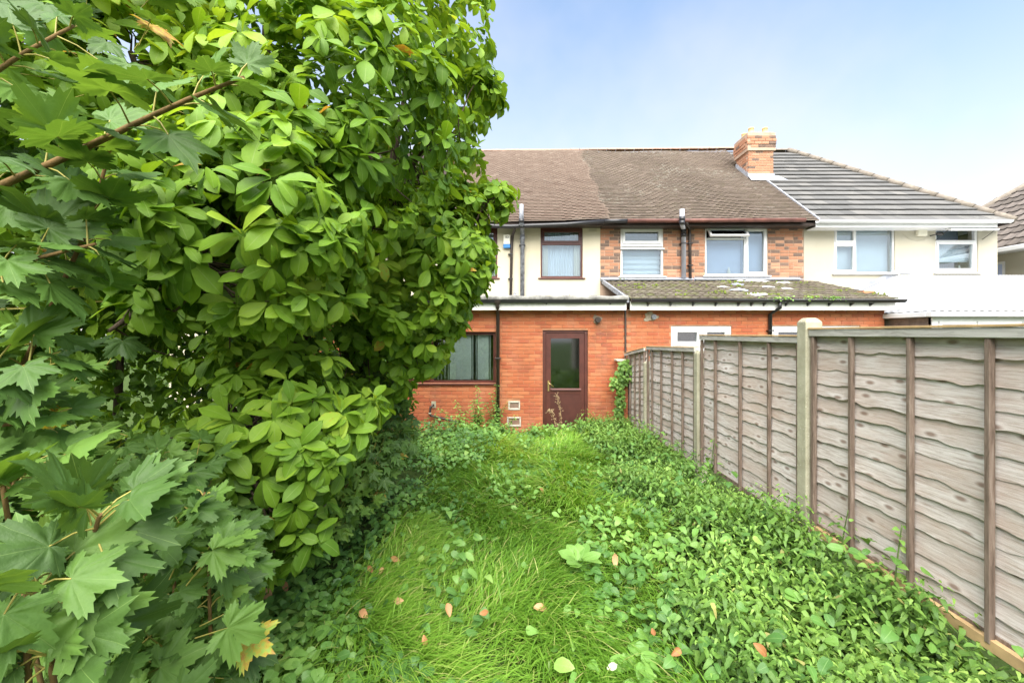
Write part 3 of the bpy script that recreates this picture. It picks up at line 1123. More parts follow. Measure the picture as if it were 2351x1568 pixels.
mb = MB()
mb.hexa([(FX0 + .02, LE[0], LE[1] - .06), (FX1 + .0, LE[0], LE[1] - .06), (FX1 + .0, LT[0], LT[1] - .06), (FX0 + .02, LT[0], LT[1] - .06),
         (FX0 + .02, LE[0], LE[1] - .012), (FX1 + .0, LE[0], LE[1] - .012), (FX1 + .0, LT[0], LT[1] - .012), (FX0 + .02, LT[0], LT[1] - .012)])
r2 = obj('roof', mb, M_UNDER, ext2)
tiled_slope(r2, FX0 + .0, FX1 + .05, LE, LT, .245, .33, [ribbed_tile(.022, 2)], M_T4, 300, th=.026, jit=.006, bond=True)
mb = MB()
for i in range(22):
    x = rng.uniform(FX0 + .2, FX1); u = rng.random()
    y, z = LE[0] + (LT[0] - LE[0]) * u, LE[1] + (LT[1] - LE[1]) * u + .03
    for j in range(8):
        xx, yy = x + rng.normal(0, .09), y + rng.normal(0, .05)
        r_ = rng.uniform(.012, .03)
        mb.lathe(xx, yy, [(r_, z - .03), (r_ * .9, z + r_ * .4), (r_ * .4, z + r_ * .8), (0.001, z + r_ * .9)], 6)
o = obj('moss', mb, M_MOSS, r2); o['kind'] = 'stuff'
mb = MB(); mb.box(FX0 + .02, FX1 + .03, 8.285, 8.305, PZ(712, 8.29), PZ(690, 8.29)); mb.box(FX0 + .02, FX1 + .03, 8.305, YE, PZ(712, 8.29) + .001, PZ(712, 8.29) + .012)
obj('fascia', mb, M_FASCIA, ext2)
def half_gutter(x0, x1, y, z, r, mat, parent, name='gutter'):
    mb = MB()
    m = 8
    for xx in (x0, x1):
        for i in range(m + 1):
            a = math.pi + math.pi * i / m
            mb.v.append((xx, y + r * math.cos(a), z + r * math.sin(a)))
        for i in range(m + 1):
            a = 2 * math.pi - math.pi * i / m
            mb.v.append((xx, y + (r - .006) * math.cos(a), z + (r - .006) * math.sin(a)))
    n = 2 * m + 2
    for i in range(n):
        mb.f.append((i, (i + 1) % n, n + (i + 1) % n, n + i)); mb.sm.append(True)
    mb.f.append(tuple(range(n))); mb.sm.append(False)
    mb.f.append(tuple(range(n, 2 * n))[::-1]); mb.sm.append(False)
    return obj(name, mb, mat, parent)
gt = half_gutter(FX0 + .02, FX1 + .14, 8.215, PZ(687, 8.2), .068, M_BLACKP, ext2)
for gx in (1488, 1540, 1592, 1644, 1696, 1726, 1755, 1806, 1856, 1905, 1955, 2000):
    mb = MB(); xx = PX(gx, 8.25); z = PZ(696, 8.2)
    mb.prism([(8.18, z), (8.283, z + .01), (8.283, z - .055)], 'x', xx - .013, xx + .013)
    obj('gutter_bracket', mb, M_BLACKP, gt)
px = xE(1765)
mb = MB(); mb.tube([(px + .05, 8.215, PZ(693, 8.2)), (px + .05, 8.215, PZ(706, 8.2)), (px, YE - .05, zE(722)), (px, YE - .05, -.3)], .036, 12)
dp = obj('downpipe', mb, M_BLACKP, ext2)
mb = MB(); mb.box(px - .055, px + .055, YE - .092, YE - .002, zE(759) - .012, zE(759) + .012); obj('clip', mb, M_BLACKP, dp)
mb = MB(); mb.box(xE(1433.5), xE(1436.6), YE - .05, YE - .004, ZB, zE(703)); obj('corner_trim', mb, M_DARKP, ext2)
# flue terminal in its patch of mortar
mb = MB()
cx, cz = xE(1497), zE(727.5)
for i in range(24):
    a = 2 * math.pi * i / 24
    r_ = .11 * (1 + .22 * math.sin(3 * a + 2.2) + .15 * math.sin(5 * a + 1))
    mb.v += [(cx - .03 + r_ * 1.2 * math.cos(a), YE - .012, cz + r_ * .8 * math.sin(a)), (cx - .03 + r_ * 1.3 * math.cos(a), YE + .012, cz + r_ * .88 * math.sin(a))]
mb.f.append(tuple(range(0, 48, 2))[::-1]); mb.sm.append(False)
for i in range(24):
    j = (i + 1) % 24
    mb.f.append((2 * i, 2 * j, 2 * j + 1, 2 * i + 1)); mb.sm.append(False)
fl = obj('flue_patch', mb, simple('patch_mortar_pale', (.42, .36, .27), .95, .1, .35, 18, .5), ext2)
mb = MB(); mb.tube([(cx + .02, YE, cz), (cx + .02, YE - .07, cz)], .05, 14); mb.tube([(cx + .02, YE - .071, cz), (cx + .02, YE - .08, cz)], .034, 14)
obj('flue_pipe', mb, M_SOIL, fl)
# lead apron where the lean-to meets the wall
mb = MB()
for (a, b) in ((1378, 1590), (1592, 1836)):
    mb.box(xW(a) + .003, xW(b) - .003, YW - .022, YW - .003, zW(646), zW(637))
    mb.hexa([(xW(a) + .003, YW - .17, LT[1] + .0), (xW(b) - .003, YW - .17, LT[1] + .0), (xW(b) - .003, YW - .022, LT[1] + .045), (xW(a) + .003, YW - .022, LT[1] + .045),
             (xW(a) + .003, YW - .17, LT[1] + .008), (xW(b) - .003, YW - .17, LT[1] + .008), (xW(b) - .003, YW - .022, LT[1] + .055), (xW(a) + .003, YW - .022, LT[1] + .055)])
obj('lead_flashing', mb, M_LEAD, ext2)
# grey verge slabs at the left edge of the lean-to
mb = MB()
for i in range(6):
    u0, u1 = i / 6, (i + .96) / 6
    y0, y1 = LE[0] + .05 + (LT[0] - LE[0] - .05) * u0, LE[0] + .05 + (LT[0] - LE[0] - .05) * u1
    z0, z1 = LE[1] + (LT[1] - LE[1]) * u0, LE[1] + (LT[1] - LE[1]) * u1
    mb.hexa([(FX0 - .05, y0, z0 - .07), (FX0 - .005, y0, z0 - .07), (FX0 - .005, y1, z1 - .07), (FX0 - .05, y1, z1 - .07),
             (FX0 - .05, y0, z0 + .03), (FX0 - .005, y0, z0 + .03), (FX0 - .005, y1, z1 + .03), (FX0 - .05, y1, z1 + .03)])
obj('verge', mb, M_SOIL, ext2)

# ------------------------------------------------------------------ the terrace
EY, RY = 10.45, 15.2
EZ, RZ = PZ(505, EY) - .02, PZ(345, RY)
WTOP = EZ + .05
# left house: cream render
h1 = thing('terraced_house', 'cream rendered house with pinkish tiled roof and brown framed windows', 'house', (-2, YW, ZB))
HX0, HX1 = -9.0, xW(1378)
we = (xW(1241), xW(1338), zW(638), zW(523))
wf = (xW(1010), xW(1142), zW(638), zW(523))
mb = MB()
core(mb, HX0, HX1, ZB, WTOP, YW, YW + .25, [we, wf])
obj('wall', mb, M_CREAM, h1)
for r_, ins in ((we, .06), (wf, .06)):
    zt = PZ(559, YW)
    l = [(r_[0] + .06, r_[1] - .06, zt + .03, r_[3] - .06, .045), (r_[0] + .045, r_[1] - .045, r_[2] + .05, zt - .03, 0)]
    w = window(h1, YW + .05, r_, l, M_BROWN, M_BROWN)
    backing(w, r_[0] + .02, r_[1] - .02, r_[2], r_[3], YW + .24, M_NETC, 'net_curtain', .004, 16)
    for s in (r_[0] + .05, r_[1] - .05 - .16):
        backing(w, s, s + .16, r_[2], r_[3], YW + .19, M_UPVC, 'curtain', .02, 3)
# render patches round the window
mb = MB()
for i in range(5):
    mb.box(xW(1352), xW(1370), YW - .006, YW + .01, zW(532.5) + i * .016, zW(532.5) + i * .016 + .011)
obj('air_vent', mb, M_PALE, h1)
sagL = lambda x, u: .05 * math.sin((x + 1) * .55) * (1 - .4 * u) - .03 * u * max(0, min(1, (2.1 - x) / 3.0)) - .05 * (1 - u) * max(0, min(1, (2.3 - x) / 1.2))
sagM = lambda x, u: -.05 * math.sin((x - 2.1) / 5.2 * math.pi) * (1 - .3 * u) * 1.0 + .02 * math.sin(x * 2.2 + u * 3)
mb = MB()
mb.hexa([(HX0, EY, EZ - .12), (HX1 + .0, EY, EZ - .12), (HX1 + .0, RY, RZ - .12), (HX0, RY, RZ - .12), (HX0, EY, EZ - .07), (HX1, EY, EZ - .07), (HX1, RY, RZ - .07), (HX0, RY, RZ - .07)])
mb.hexa([(HX0, RY + .02, RZ - .12), (HX1, RY + .02, RZ - .12), (HX1, RY + 4.7, EZ), (HX0, RY + 4.7, EZ), (HX0, RY + .02, RZ - .07), (HX1, RY + .02, RZ - .07), (HX1, RY + 4.7, EZ + .05), (HX0, RY + 4.7, EZ + .05)])
rf1 = obj('roof', mb, M_UNDER, h1)
PT = [plank_tile(.024)]
seenL = [(1125, 340), (1400, 340), (1400, 510), (1180, 510)]
seam = lambda u: HX1 + .12 + .025 * math.sin(round(u * 60) * 2.4) + .06 * math.sin(round(u * 60) * .35)
tiled_slope(rf1, -2.2, HX1 + .35, (EY - .03, EZ), (RY, RZ), .1, .17, PT, M_T1, 300, clip=lambda a, b, u: (a, min(b, seam(u) + .035)), sag=sagL, th=.042, jit=.0015, seen=seenL)
# middle house
h2 = thing('terraced_house', 'orange and dark mixed brick house with brown tiled roof and white windows', 'house', (4.7, YW, ZB))
IX0, IX1 = HX1, xW(1845.5)
wc = (xW(1425), xW(1523), zW(635), zW(522))
wd_ = (xW(1619), xW(1763), zW(633), zW(520))
mb = MB()
core(mb, IX0 + .002, IX1, ZB, WTOP, YW + .010, YW + .25, [wc, wd_])
w3 = obj('wall', mb, M_MORTAR2, h2)
put_bricks(w3, lay(IX0 + .004, IX1 - .004, zW(655), WTOP - .02, [wc, wd_], course=.083, length=.232, joint=.013, header_mix=.15), YW, M_MIXB, 300, [(1378, 500), (1850, 500), (1850, 645), (1378, 645)], dark=.33)
# window with striped blind
zt = zW(561)
l = [(wc[0] + .05, wc[1] - .05, zt + .02, wc[3] - .04, .07), (wc[0] + .05, wc[1] - .05, wc[2] + .05, zW(572), 0)]
w = window(h2, YW + .03, wc, l, M_UPVC, M_UPVC)
mb = MB(); mb.box(wc[0] - .01, wc[1] + .02, YW - .03, YW + .012, zW(573), zW(570)); mb.box(wc[0] + .03, wc[1] - .02, YW - .01, YW + .02, zW(566), zW(564))
obj('drip_rail', mb, M_UPVC, w)
backing(w, wc[0] + .02, wc[1] - .02, wc[2], zt, YW + .22, M_NETC, 'pleated_blind', .02, 6, 'z', .025)
backing(w, wc[0] + .02, wc[1] - .02, zt, wc[3], YW + .22, M_ROOM, 'upper_blind')
# big window, open top light
xm = xW(1712)
zo = zW(548)
l = [(wd_[0] + .045, xm - .02, zo + .02, wd_[3] - .09, 0, 'open'), (wd_[0] + .045, xm - .02, wd_[2] + .05, zo - .02, 0), (xm + .02, wd_[1] - .03, wd_[2] + .04, wd_[3] - .06, .055)]
w = window(h2, YW + .03, wd_, l, M_UPVC, M_UPVC)
backing(w, wd_[0] + .03, xm - .01, wd_[2], zo, YW + .22, M_ROLLER, 'roller_blind')
backing(w, xm, wd_[1] - .02, wd_[2], wd_[3], YW + .22, M_ROLLER, 'roller_blind')
mb = MB(); mb.box(wd_[0], xm, YW + .6, YW + .62, zo - .1, wd_[3] + .1); obj('unlit_room_panel', mb, M_DARKIN, w)  # dark sheet in place of the unlit room's shade
mb = MB(); mb.lathe((wd_[0] + xm) / 2 + .16, YW + .15, [(.03, wd_[2] + .05), (.045, wd_[2] + .1), (.02, wd_[2] + .2), (.012, wd_[2] + .24)]); obj('ornament', mb, M_UPVC, w)


def open_sash(parent, x0, x1, ztop, hgt, Y, ang, glass=M_GLASS, f=.055):
    """top-hung sash swung out by ang"""
    mb, gp = MB(), MB()
    c_, s_ = math.cos(ang), math.sin(ang)
    def tr(x, u, w):          # u down the sash, w outwards
        return (x, Y - u * s_ - w * c_, ztop - u * c_ + w * s_)
    def bx(m, xa, xb, ua, ub, wa_, wb_):
        m.hexa([tr(xa, ub, wb_), tr(xb, ub, wb_), tr(xb, ub, wa_), tr(xa, ub, wa_), tr(xa, ua, wb_), tr(xb, ua, wb_), tr(xb, ua, wa_), tr(xa, ua, wa_)])
    bx(mb, x0, x1, 0, f, 0, .045); bx(mb, x0, x1, hgt - f, hgt, 0, .045)
    bx(mb, x0, x0 + f, f, hgt - f, 0, .045); bx(mb, x1 - f, x1, f, hgt - f, 0, .045)
    o = obj('open_sash', mb, M_UPVC, parent)
    bx(gp, x0 + f, x1 - f, f, hgt - f, .018, .026)
    obj('sash_pane', gp, glass, parent)
    for xx in (x0 + .01, x1 - .01):
        m2 = MB(); m2.tube([(xx, Y + .02, ztop - hgt * .8), tr(xx, hgt * .8, .0)], .007, 6); obj('stay', m2, M_BLACKP, parent)
    return o


open_sash(w, wd_[0] + .05, xm + .0, wd_[3] - .07, .30, YW + .02, R(38))
# roof of the middle house
def clipM(a, b, u):
    lim = IX1 + .12
    return max(a, seam(u) - .035), min(b, lim)
mb = MB()
mb.hexa([(IX0, EY, EZ - .13), (IX1 + .1, EY, EZ - .13), (IX1 + .1, RY, RZ - .13), (IX0, RY, RZ - .13), (IX0, EY, EZ - .08), (IX1 + .1, EY, EZ - .08), (IX1 + .1, RY, RZ - .08), (IX0, RY, RZ - .08)])
mb.hexa([(IX0, RY + .02, RZ - .13), (IX1, RY + .02, RZ - .13), (IX1, RY + 4.7, EZ), (IX0, RY + 4.7, EZ), (IX0, RY + .02, RZ - .08), (IX1, RY + .02, RZ - .08), (IX1, RY + 4.7, EZ + .05), (IX0, RY + 4.7, EZ + .05)])
rf2 = obj('roof', mb, M_UNDER, h2)
def tintM(x, u):
    return float(np.clip(rng.normal(.38, .2) + .25 * (1 - u), 0, 1))
tiled_slope(rf2, IX0 - .1, IX1 + .12, (EY - .03, EZ + .01), (RY, RZ + .01), .1, .17, PT, M_T2, 300, sag=sagM, th=.042, jit=.002, tintf=tintM, clip=clipM)
# ridge tiles of both
def ridge(parent, x0, x1, y, z0, z1, mat, n, r=.10):
    for i in range(n):
        a, b = x0 + (x1 - x0) * i / n, x0 + (x1 - x0) * (i + .985) / n
        za, zb = z0 + (z1 - z0) * i / n, z0 + (z1 - z0) * (i + 1) / n
        mb = MB()
        pts = [(y + r * math.cos(t), r * .8 * math.sin(t)) for t in np.linspace(math.pi, 0, 7)]
        vs = [(a, p_, za + q + rng.normal(0, .004)) for p_, q in pts] + [(b, p_, zb + q) for p_, q in pts]
        mb.add(vs, [(k, k + 1, 7 + k + 1, 7 + k) for k in range(6)], True)
        obj('ridge_tile', mb, mat, parent)
ridge(rf1, -1.5, HX1 + .1, RY, RZ - .07, RZ - .03, M_RIDGE, 12)
ridge(rf2, HX1 + .12, PX(1690, RY), RY, RZ - .03, RZ + .03, M_RIDGE, 17)
# gutters and soffits
mb = MB(); mb.box(-4.5, HX1 - .003, EY + .03, YW, EZ - .10, EZ - .05); obj('soffit', mb, M_DARKP, h1)
mb = MB(); mb.box(HX1 + .003, IX1 - .003, EY + .03, YW, EZ - .12, EZ - .05); obj('soffit', mb, M_DARKP, h2)
def slope_gutter(parent, pts, y, r, mat):
    mb = MB(); mb.tube([(x, y, z) for x, z in pts], r, 12); return obj('gutter', mb, mat, parent)
slope_gutter(h1, [(-4.5, EZ - .06), (PX(1170, 10.35), PZ(520, 10.35)), (PX(1300, 10.35), PZ(515, 10.35)), (HX1, PZ(508, 10.35))], 10.37, .05, M_BLACKP)
slope_gutter(h2, [(HX1 + .01, PZ(508, 10.35)), (PX(1440, 10.35), PZ(507, 10.35))], 10.37, .05, M_BLACKP)
slope_gutter(h2, [(PX(1441, 10.35), PZ(507, 10.35)), (PX(1850, 10.35), PZ(505, 10.35))], 10.37, .05, M_GUTRED)
# pipes on the two walls
def pipe(parent, name, pts, r, mat, clips=(), collars=()):
    mb = MB(); mb.tube(pts, r, 12)
    o = obj(name, mb, mat, parent)
    x, y = pts[-1][0], pts[-1][1]
    for z in clips:
        m = MB(); m.box(x - r - .025, x + r + .025, y - r - .004, YW, z - .012, z + .012); obj('clip', m, M_BLACKP, o)
    for (px_, py_, z, mm) in collars:
        m = MB(); m.tube([(px_, py_, z - .05), (px_, py_, z + .05)], r * 1.22, 12); obj('collar', m, mm, o)
    return o
sx = PX(1199, 10.3)
pipe(h1, 'soil_pipe', [(sx - .02, 10.24, PZ(470, 10.24)), (sx - .02, 10.24, PZ(515, 10.24)), (sx, 10.45, zW(528)), (xW(1199.5), YW - .07, zW(541)), (xW(1199), YW - .07, zf1 - .02)], .055, M_SOIL, (zW(565),), ((sx - .02, 10.24, PZ(508, 10.24), M_BLACKP), (xW(1199.5), YW - .07, zW(548), M_SOIL)))
mbp = xW(1172)
pipe(h1, 'downpipe', [(PX(1183, 10.37), 10.37, PZ(518, 10.37)), (PX(1183, 10.37), 10.38, PZ(523, 10.37)), (xW(1177), YW - .06, zW(541)), (xW(1175), YW - .05, zW(560)), (mbp, YW - .05, zf1 - .02)], .036, M_DARKP, (zW(585), zW(641)))
pipe(h2, 'soil_pipe', [(PX(1566, 10.25), 10.25, PZ(481, 10.25)), (PX(1566, 10.25), 10.25, PZ(514, 10.25)), (xW(1566.5), YW - .08, zW(528)), (xW(1567), YW - .08, zW(640))], .057, M_SOIL2, (zW(561),), ((PX(1566, 10.25), 10.25, PZ(503, 10.25), M_BLACKP), (PX(1566, 10.25), 10.25, PZ(512, 10.25), M_BLACKP), (xW(1566.5), YW - .08, zW(534), M_BLACKP), (xW(1566.5), YW - .08, zW(542), M_BLACKP)))
pipe(h2, 'downpipe', [(PX(1576, 10.37), 10.37, PZ(508, 10.37)), (PX(1577, 10.37), 10.38, PZ(513, 10.37)), (xW(1581), YW - .05, zW(525)), (xW(1582), YW - .05, zW(540)), (xW(1583), YW - .05, zW(642))], .036, M_DARKP, (zW(560), zW(610)))
# alarm box
ab = thing('alarm_box', 'cream alarm box with blue base on the cream wall beside the black downpipe', 'alarm box', (xW(1163), YW - .04, zW(556)))
mb = MB(); ax0, ax1 = xW(1156), xW(1171); mb.box(ax0, ax1, YW - .085, YW - .002, zW(562), zW(541)); obj('case', mb, simple('alarm_cream', (.80, .78, .66), .4, .4, .05, 3, 0), ab, bevel=.008)
mb = MB(); mb.box(ax0 - .003, ax1 + .003, YW - .09, YW - .002, zW(571), zW(562.3)); obj('strobe', mb, simple('alarm_blue', (.05, .22, .52), .25, .5, .15, 9, 0), ab, bevel=.01)
cu = bpy.data.curves.new('lettering', 'FONT'); cu.body = 'B2'; cu.size = .085; cu.extrude = .001; cu.align_x = 'CENTER'
cu.materials.append(M_BLACKP)
tmp = bpy.data.objects.new('tmp', cu)
COL.objects.link(tmp)
bpy.context.view_layer.update()
me = bpy.data.meshes.new_from_object(tmp)
bpy.data.objects.remove(tmp)
o = bpy.data.objects.new('lettering', me); COL.objects.link(o)
parent_to(o, ab)
o.rotation_euler = (R(90), 0, 0); o.location = ((ax0 + ax1) / 2 + .01, YW - .087, zW(549))

# ---- chimney
ch = thing('chimney_stack', 'square brick chimney stack with buff clay pots rising from the tiled roof', 'chimney', (7.3, 13.1, 6))
cy0 = 12.91
cx0, cx1 = PX(1718, cy0), PX(1776, cy0)
cy1 = cy0 + .72
cz0, czc, cz1 = PZ(412, cy0) - .5, PZ(347, cy0), PZ(306, cy0)
mb = MB(); mb.box(cx0 + .009, cx1 - .009, cy0 + .009, cy1, cz0, czc); mb.box(cx0 - .04, cx1 + .04, cy0 - .04, cy1 + .05, czc + .004, cz1 - .004)
shaft = obj('shaft', mb, M_MORTAR2, ch)
rc = lay(cx0, cx1, cz0 + .35, czc, [], course=.08, length=.225, joint=.012)
put_bricks(shaft, rc, cy0, M_MIXB, 200, dark=.08)
rc = lay(cy0 + .03, cy1, cz0 + .35, czc, [], course=.08, length=.225, joint=.012, off=.1)
put_bricks(shaft, rc, cx0, M_MIXB, 200, axis='x', dark=.08)
k = 0
z = czc
hh = (cz1 - czc) / 6
for k in range(6):
    e = (.03, .05, .065, .065, .05, .03)[k]
    rc = lay(cx0 - e, cx1 + e, z, z + hh, [], course=hh, length=.225, joint=.012, off=.11 * (k % 2))
    put_bricks(shaft, rc, cy0 - e, M_MIXB, 40, dark=.25)
    rc = lay(cy0 - e + .02, cy1 + e, z, z + hh, [], course=hh, length=.225, joint=.012, off=.11 * ((k + 1) % 2))
    put_bricks(shaft, rc, cx0 - e, M_MIXB, 40, axis='x', dark=.25)
    mb = MB(); mb.box(cx1 + e - .05, cx1 + e, cy0 - e + .05, cy1 + e, z + .005, z + hh - .005); obj('side_course', mb, M_MORTAR2, shaft)
    z += hh
mb = MB(); mb.box(cx0 - .02, cx1 + .02, cy0 - .0, cy1 + .02, cz1 - .003, cz1 + .03); obj('flaunching', mb, M_MORTAR2, ch, bevel=.015)
for (dx, dy, r_, h_) in ((.17, .15, .085, .20), (.60, .15, .085, .20), (.17, .55, .085, .21), (.60, .55, .085, .20), (.38, .36, .07, .12)):
    mb = MB(); z = cz1 + .02
    mb.lathe(cx0 + dx, cy0 + dy, [(r_ * 1.1, z), (r_ * 1.1, z + .03), (r_, z + .04), (r_ * .88, z + h_ - .03), (r_ * .98, z + h_ - .025), (r_ * .98, z + h_), (r_ * .8, z + h_), (r_ * .75, z + .05)], 16)
    obj('chimney_pot', mb, M_CLAYPOT, ch)
pit = math.atan2(RZ - EZ, RY - EY)
def roofz(y): return EZ + (y - EY) * math.tan(pit)
mb = MB()
mb.box(cx0 - .02, cx1 + .03, cy0 - .02, cy0 - .004, roofz(cy0) - .05, roofz(cy0) + .12)
mb.hexa([(cx0 - .05, cy0 - .26, roofz(cy0 - .26) + .035), (cx1 + .28, cy0 - .26, roofz(cy0 - .26) + .035), (cx1 + .12, cy0 - .02, roofz(cy0) + .05), (cx0 - .03, cy0 - .02, roofz(cy0) + .05),
         (cx0 - .05, cy0 - .26, roofz(cy0 - .26) + .045), (cx1 + .28, cy0 - .26, roofz(cy0 - .26) + .045), (cx1 + .12, cy0 - .02, roofz(cy0) + .06), (cx0 - .03, cy0 - .02, roofz(cy0) + .06)])
for i in range(8):
    y0 = cy0 + (cy1 - cy0) * i / 8; y1 = cy0 + (cy1 - cy0) * (i + 1) / 8
    mb.box(cx0 - .02, cx0 - .004, y0, y1 - .002, roofz(y0) - .02, roofz(y1) + .10)
obj('lead_flashing', mb, M_LEAD, ch)

# ---- right house: pale render, grey hipped roof
h3 = thing('terraced_house', 'pale rendered end house with dark grey hipped roof and white gutter', 'house', (10, YW, ZB))
JX0, JX1 = IX1 + .002, xW(2290)
wg = (xW(1915), xW(2055), zW(628), zW(518))
wh = (xW(2148), xW(2246), zW(626), zW(517))
mb = MB()
core(mb, JX0, JX1, ZB, WTOP - .02, YW, YW + .25, [wg, wh])
mb.box(JX1 - .25, JX1, YW + .25, RY + 4.4, ZB, WTOP - .02)
obj('wall', mb, M_PALE, h3)
xm = xW(1965)
l = [(wg[0] + .04, xm - .01, zW(556), wg[3] - .05, .04), (wg[0] + .04, xm - .01, wg[2] + .05, zW(562), .04), (xm + .03, wg[1] - .04, wg[2] + .04, wg[3] - .05, 0)]
w = window(h3, YW + .03, wg, l, M_UPVC, M_UPVC)
backing(w, wg[0] + .02, wg[1] - .02, wg[2], wg[3], YW + .2, M_NETC, 'roller_blind')
zo = zW(553)
l = [(wh[0] + .05, wh[1] - .06, zo + .02, wh[3] - .06, 0, 'open'), (wh[0] + .05, wh[1] - .06, wh[2] + .06, zo - .03, .05)]
w = window(h3, YW + .03, wh, l, M_UPVC, M_UPVC)
backing(w, wh[0] + .03, wh[1] - .03, wh[2] + .3, zo, YW + .2, M_NETC, 'roller_blind')
mb = MB(); mb.box(wh[0], wh[1], YW + .5, YW + .52, wh[2], wh[3]); obj('unlit_room_panel', mb, M_ROLLER, w)
mb = MB(); mb.lathe(wh[1] - .32, YW + .16, [(.04, wh[2] + .06), (.045, wh[2] + .12), (.02, wh[2] + .14), (.018, wh[2] + .22)]); obj('ornament', mb, M_UPVC, w)
open_sash(w, wh[0] + .02, wh[1] + .12, wh[3] - .06, .42, YW + .02, R(66))
# white gutter and fascia
GX1 = PX(2322, 10.35)
mb = MB(); mb.box(JX0 + .05, GX1 - .25, EY - .02, EY + .0, EZ - .17, EZ - .02); mb.box(JX0 + .05, GX1 - .25, EY + .0, YW, EZ - .168, EZ - .15); mb.box(GX1 - .252, GX1 - .23, EY - .0, RY + 4, EZ - .17, EZ - .02)
fa = obj('fascia', mb, M_UPVC, h3)
half_gutter(JX0 + .03, GX1, EY - .09, EZ - .02, .068, M_UPVC, h3)
# roof: front slope with hip
HRX = PX(1808, RY)
HEX = PX(2330, EY)
def clipR(a, b, u):
    return a, min(b, HEX + (HRX - HEX) * u)
mb = MB()
mb.add([(JX0, EY, EZ - .06), (HEX, EY, EZ - .06), (HRX, RY, RZ - .06), (JX0, RY, RZ - .06)], [(0, 1, 2, 3)])
mb.add([(HEX, EY, EZ - .06), (HEX, RY + 4.75, EZ - .06), (HRX, RY, RZ - .06)], [(0, 1, 2)])
mb.add([(HEX, RY + 4.75, EZ - .06), (JX0, RY + 4.75, EZ - .06), (JX0, RY, RZ - .06), (HRX, RY, RZ - .06)], [(0, 1, 2, 3)])
rf3 = obj('roof', mb, M_UNDER, h3)
tiled_slope(rf3, JX0 + .14, HEX, (EY - .03, EZ), (RY, RZ), .345, .33, [plank_tile(.016)], M_T3, 300, clip=clipR, th=.037, bond=True, jit=.004, over=1.15)
nh = 15
for i in range(nh):
    a, b = i / nh, (i + .97) / nh
    p0 = Vector((HEX + (HRX - HEX) * a, EY + (RY - EY) * a, EZ + (RZ - EZ) * a + .0)); p1 = Vector((HEX + (HRX - HEX) * b, EY + (RY - EY) * b, EZ + (RZ - EZ) * b + .0))
    mb = MB(); mb.tube([p0, p1], [.10, .092], 10); obj('hip_tile', mb, M_RIDGEG, rf3)
ridge(rf3, cx1 + .1, HRX, RY, RZ - .06, RZ - .03, M_RIDGEG, 4)
mb = MB(); y0, y1 = EY, cy0 - .2
mb.hexa([(IX1 + .13, y0, roofz(y0) + .0), (IX1 + .17, y0, roofz(y0) + .0), (IX1 + .17, y1, roofz(y1) + .0), (IX1 + .13, y1, roofz(y1) + .0), (IX1 + .13, y0, roofz(y0) + .055), (IX1 + .17, y0, roofz(y0) + .055), (IX1 + .17, y1, roofz(y1) + .055), (IX1 + .13, y1, roofz(y1) + .055)])
obj('valley_lead', mb, M_LEAD, h3)
mb = MB(); mb.box(xW(2101), xW(2122), YW - .09, YW - .001, zW(543), zW(513)); obj('vent_cover', mb, simple('vent_cream', (.76, .72, .58), .5, .3, .05, 4, 0), h3, bevel=.01)
fl = thing('floodlight', 'small black floodlight on the pale wall beside the open window', 'floodlight', (xW(2143), YW - .1, zW(541)))
mb = MB(); mb.hexa([(xW(2139), YW - .16, zW(544)), (xW(2149), YW - .20, zW(544)), (xW(2149), YW - .16, zW(544) + .01), (xW(2139), YW - .12, zW(544) + .01), (xW(2139), YW - .13, zW(537)), (xW(2149), YW - .17, zW(537)), (xW(2149), YW - .13, zW(537) + .01), (xW(2139), YW - .09, zW(537) + .01)]); obj('lamp_head', mb, M_BLACKP, fl)
mb = MB(); mb.tube([(xW(2135), YW, zW(542)), (xW(2140), YW - .12, zW(541))], .012, 8); obj('arm', mb, M_BLACKP, fl)
mb = MB(); mb.tube([(xW(2052), YW - .008, zW(515)), (xW(2065), YW - .008, zW(530)), (xW(2085), YW - .008, zW(548)), (xW(2105), YW - .008, zW(553)), (xW(2122), YW - .008, zW(550)), (xW(2134), YW - .008, zW(542))], .006, 6); obj('cable', mb, M_PALE, fl)
# ---- white lean-to conservatory of the right house
cv = thing('conservatory', 'white conservatory with pale corrugated plastic roof against the pale house', 'conservatory', (9.5, 8.5, ZB))
CX0, CX1, CY0 = PX(2140, 7.62), 13.2, 7.62
ch0, ch1 = PZ(714, CY0), zW(632)
cxh = PX(2062, YW)
mb = MB()
def corr(p00, p10, p01, p11, n, amp):
    """corrugated sheet between an eave edge p00-p10 and a top edge p01-p11"""
    b = len(mb.v)
    m = n * 6
    p00, p10, p01, p11 = map(Vector, (p00, p10, p01, p11))
    for i in range(m + 1):
        u = i / m
        zo_ = amp * math.sin(u * n * 2 * math.pi)
        a, c_ = p00.lerp(p10, u), p01.lerp(p11, u)
        mb.v += [(a.x, a.y, a.z + zo_), (c_.x, c_.y, c_.z + zo_)]
    for i in range(m):
        mb.f.append((b + 2 * i, b + 2 * i + 2, b + 2 * i + 3, b + 2 * i + 1)); mb.sm.append(True)
corr((CX0 - .1, CY0 - .1, ch0), (CX1, CY0 - .1, ch0), (cxh, YW, ch1), (CX1, YW, ch1), 40, .006)
corr((CX0 - .1, YW, ch0 - .0), (CX0 - .1, CY0 - .1, ch0), (cxh - .05, YW, ch1), (cxh, YW, ch1), 20, .006)
obj('roof', mb, M_POLY, cv)
mb = MB()
a, b = Vector((CX0 - .1, YW - .012, ch0 + .04)), Vector((cxh, YW - .012, ch1 + .03))
